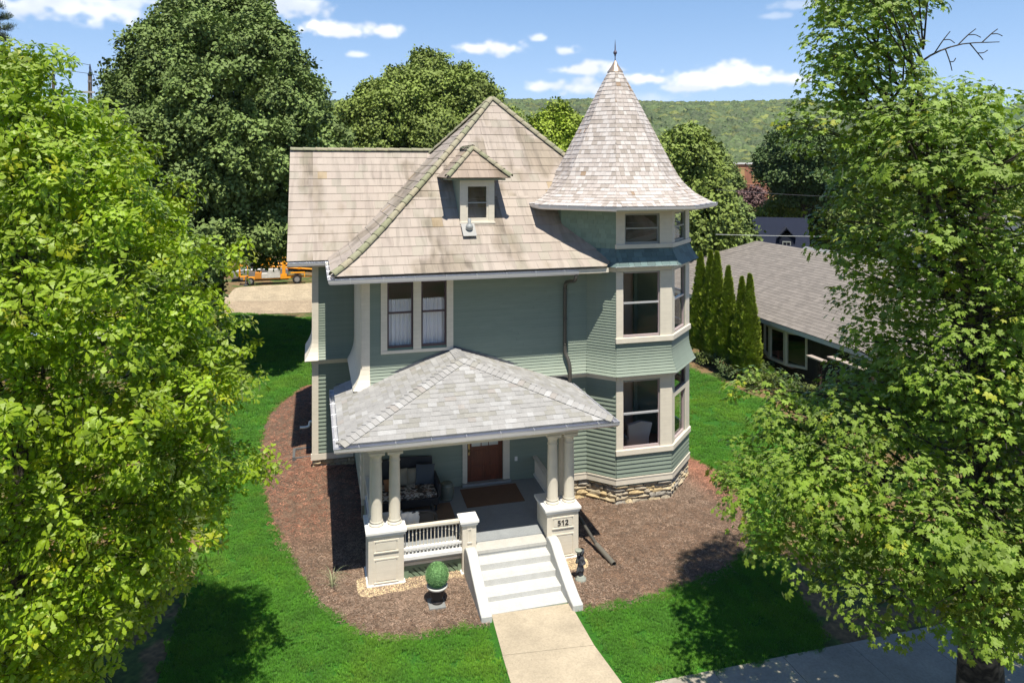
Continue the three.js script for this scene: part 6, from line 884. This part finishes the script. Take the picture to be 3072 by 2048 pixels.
{ // timber posts and fence by the neighbour's drive
  const red = std([0.085, 0.045, 0.032], 0.85, { map: T.bark }), pale = std([0.36, 0.30, 0.25], 0.8), f = thing('timber_screen', 'red-brown timber screen fence with pale plank-capped posts', 'fence', [18.9, 0, -22.8]);
  for (const [x, z, h] of [[18.35, -23.5, 2.25], [18.7, -22.9, 2.35], [19.0, -21.6, 2.2]]) { const p = part(f, 'post', box(x - 0.06, x + 0.06, 0, h, z - 0.06, z + 0.06), red); }
  part(f, 'plank_cap', rbox(18.2, 18.45, 2.25, 2.31, -24.1, -23.2, 0.01), pale); part(f, 'plank_cap', rbox(18.58, 18.85, 2.35, 2.41, -23.4, -21.6, 0.01), pale);
  for (let k = 0; k < 9; k++) part(f, 'board', box(18.85, 18.88, 0.15, 1.7, -22.8 + k * 0.16, -22.65 + k * 0.16), red);
  const s = thing('fence_stake', 'short red-brown wooden stake by the bay window', 'stake', [19.3, 0, -28.9]); part(s, 'stake', box(19.26, 19.34, 0, 1.15, -28.94, -28.86), std([0.22, 0.10, 0.06], 0.8));
}
function gableHouse(name, label, x, z, turn, W, D, wallH, ridge, roofC, wallC) {
  const h = thing(name, label, 'house', [x, 0, z]), loc = (g) => { g.userData.local = true; return g; }; h.rotation.y = turn;
  part(h, 'wall', loc(merge([box(-W / 2, W / 2, 0, wallH, -D / 2, D / 2), polyPrism([V3(-W / 2, wallH, D / 2), V3(-W / 2, ridge - 0.15, 0), V3(-W / 2, wallH, -D / 2)], V3(-1, 0, 0), 0.1), polyPrism([V3(W / 2, wallH, D / 2), V3(W / 2, ridge - 0.15, 0), V3(W / 2, wallH, -D / 2)], V3(1, 0, 0), 0.1)])), std(wallC, 0.85));
  const rm = std(roofC, 1, { map: T.speck }); const e = wallH - 0.25, d = D / 2 + 0.5, w = W / 2 + 0.4;
  const rf = part(h, 'roof', loc(merge([polyPrism([V3(-w, e, d), V3(w, e, d), V3(w, ridge, 0), V3(-w, ridge, 0)], V3(0, 0.8, 0.6).normalize(), 0.12), polyPrism([V3(-w, e, -d), V3(w, e, -d), V3(w, ridge, 0), V3(-w, ridge, 0)], V3(0, 0.8, -0.6).normalize(), 0.12)])), rm); return [h, loc, rm, rf];
}
{
  const [h, loc, rm, rf] = gableHouse('cottage', 'small cottage with dark navy roof and gabled dormer', 39.6, -58.8, -0.58, 7.2, 6.4, 2.0, 4.9, [0.010, 0.015, 0.034], [0.05, 0.055, 0.07]);
  const d = part(h, 'dormer', loc(merge([box(1.5, 2.7, 1.6, 3.4, 1.0, 2.6), polyPrism([V3(1.3, 3.3, 2.75), V3(2.1, 4.2, 2.75), V3(2.1, 4.2, 0.3), V3(1.3, 3.3, 0.6)], V3(-0.7, 0.7, 0).normalize(), 0.08), polyPrism([V3(2.9, 3.3, 2.75), V3(2.1, 4.2, 2.75), V3(2.1, 4.2, 0.3), V3(2.9, 3.3, 0.6)], V3(0.7, 0.7, 0).normalize(), 0.08)])), rm);
  part(d, 'window_frame', loc(merge([box(1.75, 2.45, 2.9, 3.0, 2.6, 2.66), box(1.75, 2.45, 2.05, 2.12, 2.6, 2.66), box(1.75, 1.82, 2.12, 2.9, 2.6, 2.66), box(2.38, 2.45, 2.12, 2.9, 2.6, 2.66), box(2.08, 2.12, 2.12, 2.9, 2.6, 2.65)])), std([0.3, 0.32, 0.3], 0.7)); part(d, 'pane', loc(box(1.82, 2.38, 2.12, 2.9, 2.6, 2.62)), std([0.02, 0.02, 0.03], 0.1));
  gableHouse('garage', 'grey-roofed low garage behind the ranch house', 33.5, -40.5, 1.57, 7, 6, 2.3, 3.9, [0.24, 0.25, 0.26], [0.4, 0.4, 0.38]);
  gableHouse('white_house', 'white-walled house glimpsed through the maple crown', 44, -40, 1.2, 9, 8, 4.2, 6.4, [0.2, 0.2, 0.21], [0.62, 0.63, 0.64]);
  const b = thing('brick_building', 'orange brick building with white cornice and tan boarded windows', 'building', [90, 0, -134]); b.rotation.y = -0.56; const lo = (g) => { g.userData.local = true; return g; };
  part(b, 'wall', lo(box(-12, 10, 0, 10.0, -6, 6)), std([0.42, 0.185, 0.115], 0.95, { map: rep(T.blotch, 0.2) })); part(b, 'cornice', lo(box(-12.2, 10.2, 10.0, 10.35, -6.2, 6.2)), M.white); part(b, 'string_course', lo(box(-12.05, 10.05, 5.9, 6.1, 6, 6.08)), std([0.5, 0.26, 0.16], 0.9));
  for (let k = 0; k < 7; k++) for (const y of [1.8, 6.5]) { const x = -10.6 + k * 3.0, w = part(b, 'boarded_window', lo(box(x, x + 1.5, y, y + 2.6, 5.98, 6.06)), std([0.52, 0.34, 0.15], 0.9)); part(w, 'lintel', lo(box(x - 0.2, x + 1.7, y + 2.6, y + 2.8, 5.98, 6.1)), std([0.55, 0.36, 0.18], 0.9)); }
}
{ // poles and wires
  const wood = std([0.30, 0.24, 0.18], 0.9, { map: T.bark }), p = thing('utility_pole', 'tall wooden utility pole with crossarm and insulators', 'pole', [-25, 0, -95]);
  part(p, 'shaft', rod(V3(-25, 0, -95), V3(-25, 20.1, -95), 0.26, 0.21, 12), wood); part(p, 'crossarm', box(-26.0, -24.5, 18.05, 18.25, -95.1, -94.78), std([0.42, 0.40, 0.37], 0.9)); part(p, 'insulator', lathe([[0, 20], [0.22, 20.02], [0.26, 20.25], [0.16, 20.4], [0.09, 20.7], [0.12, 21.0], [0.05, 21.4], [0, 21.45]], 12).translate(-25, 0, -95), std([0.05, 0.06, 0.10], 0.4)); part(p, 'pole_strap', merge([19.4, 17.6].map((y) => new THREE.CylinderGeometry(0.235, 0.24, 0.28, 14).translate(-25, y, -95))), std([0.20, 0.20, 0.22], 0.6));
  const q = thing('utility_pole', 'second utility pole half hidden behind the grey-green pine', 'pole', [-32.4, 0, -107]); part(q, 'shaft', rod(V3(-32.4, 0, -107), V3(-32.4, 21.3, -107), 0.22, 0.17, 10), wood); part(q, 'insulator', lathe([[0, 21.2], [0.2, 21.25], [0.12, 21.6], [0.16, 21.9], [0, 22.3]], 10).translate(-32.4, 0, -107), std([0.05, 0.06, 0.10], 0.4));
  const wm = std([0.05, 0.05, 0.06], 0.6), sag = (a, b, s) => { const c = []; for (let i = 0; i <= 12; i++) { const t = i / 12, v = a.clone().lerp(b, t); v.y -= s * 4 * t * (1 - t); c.push(v); } return c; };
  const wire = (a, b, s, label, mat = wm, r = 0.03) => top('power_line', tube(sag(V3(...a), V3(...b), s), r, 40, 5), mat, label, 'wire', 'overhead wires');
  wire([-25, 21.3, -95], [-62, 31, -72], 1.2, 'topmost overhead wire running to the utility pole top'); wire([-25, 20.3, -95], [-62, 28, -72], 1.4, 'overhead wire just under the topmost one at the utility pole'); wire([-32.4, 22.2, -107], [-66, 27, -80], 1.2, 'overhead wire running to the half hidden pole'); wire([-25, 20.3, -95], [5, 18, -118], 1.0, 'overhead wire leaving the utility pole behind the dark maple');
  wire([-25, 21.2, -95], [-18.5, 0, -96], 0, 'guy wire slanting down from the utility pole'); wire([-25, 17, -95], [-33, 9, -104], 0, 'guy wire slanting down behind the young oak');
  wire([22.3, 5.62, -37.5], [31, 5.95, -30], 0.05, 'pale service cable crossing before the navy-roofed cottage', std([0.5, 0.52, 0.5], 0.5), 0.015); wire([22.3, 8.2, -37.5], [34, 7.6, -37], 0.1, 'thin service cable above the yellow-green shrubby tree', wm, 0.014);
}
function wheel(parent, x, y, z, r, w) { const t = part(parent, 'wheel', new THREE.TorusGeometry(r * 0.76, r * 0.26, 10, 22).scale(1, 1, w / (r * 0.52)).translate(x, y, z), std([0.018, 0.018, 0.018], 0.9)); part(t, 'rim', new THREE.CylinderGeometry(r * 0.58, r * 0.58, w * 0.8, 18).rotateX(Math.PI / 2).translate(x, y, z), std([0.3, 0.3, 0.3], 0.5, { metalness: 0.6 })); }
{ // towable boom lift behind the alley
  const Y = std([0.72, 0.30, 0.01], 0.45), G = std([0.12, 0.12, 0.13], 0.6), Wc = std([0.55, 0.54, 0.50], 0.6, { map: T.blotch }), b = thing('boom_lift', 'orange-yellow towable boom lift with white engine box parked on gravel', 'boom lift', [-3.3, 0, -62.8]), z = -62.8;
  part(b, 'chassis', merge([box(-5.4, -1.0, 0.42, 0.56, z - 0.45, z - 0.25), box(-5.4, -1.0, 0.42, 0.56, z + 0.25, z + 0.45), box(-5.3, -4.6, 0.42, 0.54, z - 0.25, z + 0.25)]), Y);
  part(b, 'engine_box', merge([rbox(-3.55, -2.55, 0.5, 1.25, z - 0.1, z + 0.62, 0.06), rbox(-4.0, -3.5, 0.5, 0.92, z, z + 0.6, 0.05)]), Wc); part(b, 'side_panel', rbox(-4.5, -4.0, 0.5, 1.0, z - 0.2, z + 0.6, 0.03), std([0.5, 0.2, 0.02], 0.6));
  part(b, 'mast', merge([box(-2.42, -2.16, 0.5, 2.15, z + 0.1, z + 0.4), box(-2.55, -2.05, 0.42, 0.75, z - 0.1, z + 0.5)]), Y);
  part(b, 'lower_boom', rod(V3(-4.4, 1.72, z + 0.05), V3(-0.6, 1.42, z + 0.05), 0.12, 0.10, 4), Y); part(b, 'upper_boom', rod(V3(-4.7, 1.55, z + 0.25), V3(0.2, 1.05, z + 0.25), 0.09, 0.07, 4), Y); part(b, 'knuckle', merge([box(-4.1, -3.2, 1.5, 2.1, z - 0.05, z + 0.3), box(-1.2, -0.9, 1.1, 1.6, z, z + 0.3)]), Y);
  part(b, 'basket', merge([box(-5.75, -5.65, 0.6, 1.6, z - 0.3, z - 0.24), box(-5.75, -5.65, 0.6, 1.6, z + 0.24, z + 0.3), box(-5.75, -5.05, 0.6, 0.68, z - 0.3, z + 0.3), box(-5.75, -5.05, 1.52, 1.6, z + 0.24, z + 0.3), box(-5.11, -5.05, 0.6, 1.6, z + 0.24, z + 0.3)]), Y);
  part(b, 'fender', merge([box(-1.75, -0.65, 0.86, 0.92, z + 0.42, z + 0.75), box(-0.7, -0.62, 0.55, 0.9, z + 0.42, z + 0.75)]), Y); wheel(b, -1.25, 0.36, z + 0.58, 0.36, 0.24); wheel(b, -1.25, 0.36, z - 0.58, 0.36, 0.24); wheel(b, -4.85, 0.3, z + 0.5, 0.3, 0.2);
  part(b, 'drawbar', rod(V3(-1.0, 0.5, z), V3(0.9, 0.42, z), 0.06, 0.05, 6), Y); part(b, 'jack', merge([rod(V3(0.6, 0, z + 0.1), V3(0.6, 0.8, z + 0.1), 0.04, 0.04, 6), rod(V3(-5.2, 0, z + 0.62), V3(-5.2, 0.7, z + 0.62), 0.05, 0.05, 6), box(-5.35, -5.05, 0, 0.04, z + 0.5, z + 0.74)]), G);
}
function car(label, x, z, turn, paint) {
  const c = thing('parked_car', label, 'car', [x, 0, z], 'cars parked along the alley'); c.rotation.y = turn; const lo = (g) => { g.userData.local = true; return g; };
  const ex = (pts, w, bev) => { const s = new THREE.Shape(pts.map(([a, b]) => new THREE.Vector2(a, b))), g = new THREE.ExtrudeGeometry(s, { depth: w - 2 * bev, bevelEnabled: true, bevelThickness: bev, bevelSize: bev, bevelSegments: 3, bevelOffset: -bev }); g.translate(0, 0, -(w - 2 * bev) / 2); return lo(uvm(g)); };
  part(c, 'body', ex([[-2.25, 0.28], [-2.3, 0.6], [-2.2, 0.88], [-1.2, 0.98], [1.7, 1.0], [2.2, 0.9], [2.28, 0.5], [2.2, 0.28]], 1.78, 0.09), paint);
  part(c, 'cabin', ex([[-1.3, 0.96], [-0.55, 1.5], [0.9, 1.54], [1.75, 0.98]], 1.56, 0.1), std([0.02, 0.024, 0.03], 0.1)); part(c, 'roof', ex([[-0.6, 1.46], [-0.45, 1.54], [0.9, 1.58], [1.05, 1.5]], 1.5, 0.05), paint);
  for (const zz of [-0.78, 0.78]) part(c, 'pillar', lo(merge([rod(V3(-1.3, 0.98, zz), V3(-0.55, 1.5, zz * 0.92), 0.035), rod(V3(0.25, 0.98, zz), V3(0.2, 1.53, zz * 0.92), 0.035), rod(V3(1.75, 0.98, zz), V3(0.95, 1.52, zz * 0.92), 0.04)])), paint);
  for (const xx of [-1.4, 1.4]) for (const zz of [-0.82, 0.82]) { const t = part(c, 'wheel', lo(new THREE.TorusGeometry(0.24, 0.09, 10, 22).scale(1, 1, 1.15).translate(xx, 0.33, zz)), std([0.018, 0.018, 0.018], 0.9)); part(t, 'rim', lo(new THREE.CylinderGeometry(0.2, 0.2, 0.15, 16).rotateX(Math.PI / 2).translate(xx, 0.33, zz)), std([0.45, 0.45, 0.45], 0.3, { metalness: 0.8 })); }
  for (const zz of [-0.6, 0.6]) { part(c, 'headlight', lo(rbox(-2.3, -2.18, 0.62, 0.76, zz - 0.18, zz + 0.18, 0.03)), std([0.7, 0.72, 0.75], 0.1)); part(c, 'tail_light', lo(rbox(2.16, 2.27, 0.66, 0.82, zz - 0.15, zz + 0.15, 0.03)), std([0.3, 0.01, 0.01], 0.2)); }
}
car('silver car half hidden behind the boom lift', -4.3, -65.4, 0.05, std([0.42, 0.43, 0.45], 0.25, { metalness: 0.6 }));
car('white car glimpsed under the young oak', -11.6, -43.2, 1.1, std([0.72, 0.73, 0.75], 0.25)); car('pale blue car glimpsed under the young oak', -13.6, -39.0, 1.15, std([0.28, 0.36, 0.5], 0.25));
{ // wing chair and side table in the tower room
  const t = thing('armchair', 'white upholstered armchair inside the tower window', 'chair', [9.3, 0.78, -20.3]), W = std([0.62, 0.60, 0.56], 0.95), y = 0.78, lo = (g) => g;
  part(t, 'seat', rbox(9.0, 9.6, y + 0.12, y + 0.5, -20.6, -20.0, 0.08, 4), W); part(t, 'backrest', polyPrism([V3(9.05, y + 0.4, -20.02), V3(9.6, y + 0.4, -20.02), V3(9.72, y + 1.12, -19.9), V3(9.35, y + 1.2, -19.9), V3(8.95, y + 1.12, -19.9)], V3(0, 0, 1), 0.12), W); for (const x of [8.96, 9.56]) part(t, 'armrest', rbox(x, x + 0.12, y + 0.3, y + 0.68, -20.6, -20.0, 0.05, 4), W); for (const [x, z] of [[9.05, -20.05], [9.55, -20.05], [9.05, -20.55], [9.55, -20.55]]) part(t, 'leg', rod(V3(x, y, z), V3(x, y + 0.14, z), 0.02), M.sash);
  const s = thing('ottoman', 'low pale ottoman inside the tower window', 'ottoman', [8.75, 0.78, -20.2]); part(s, 'cushion', rbox(8.5, 8.88, y + 0.12, y + 0.62, -20.4, -19.95, 0.08, 4), std([0.36, 0.27, 0.23], 0.9)); for (const [x, z] of [[8.55, -20.0], [8.83, -20.0], [8.55, -20.35], [8.83, -20.35]]) part(s, 'leg', rod(V3(x, y, z), V3(x, y + 0.14, z), 0.02), M.sash);
}
scene.fog = new THREE.FogExp2(0xc4d8ee, 0.00006);
renderer.render(scene, camera);
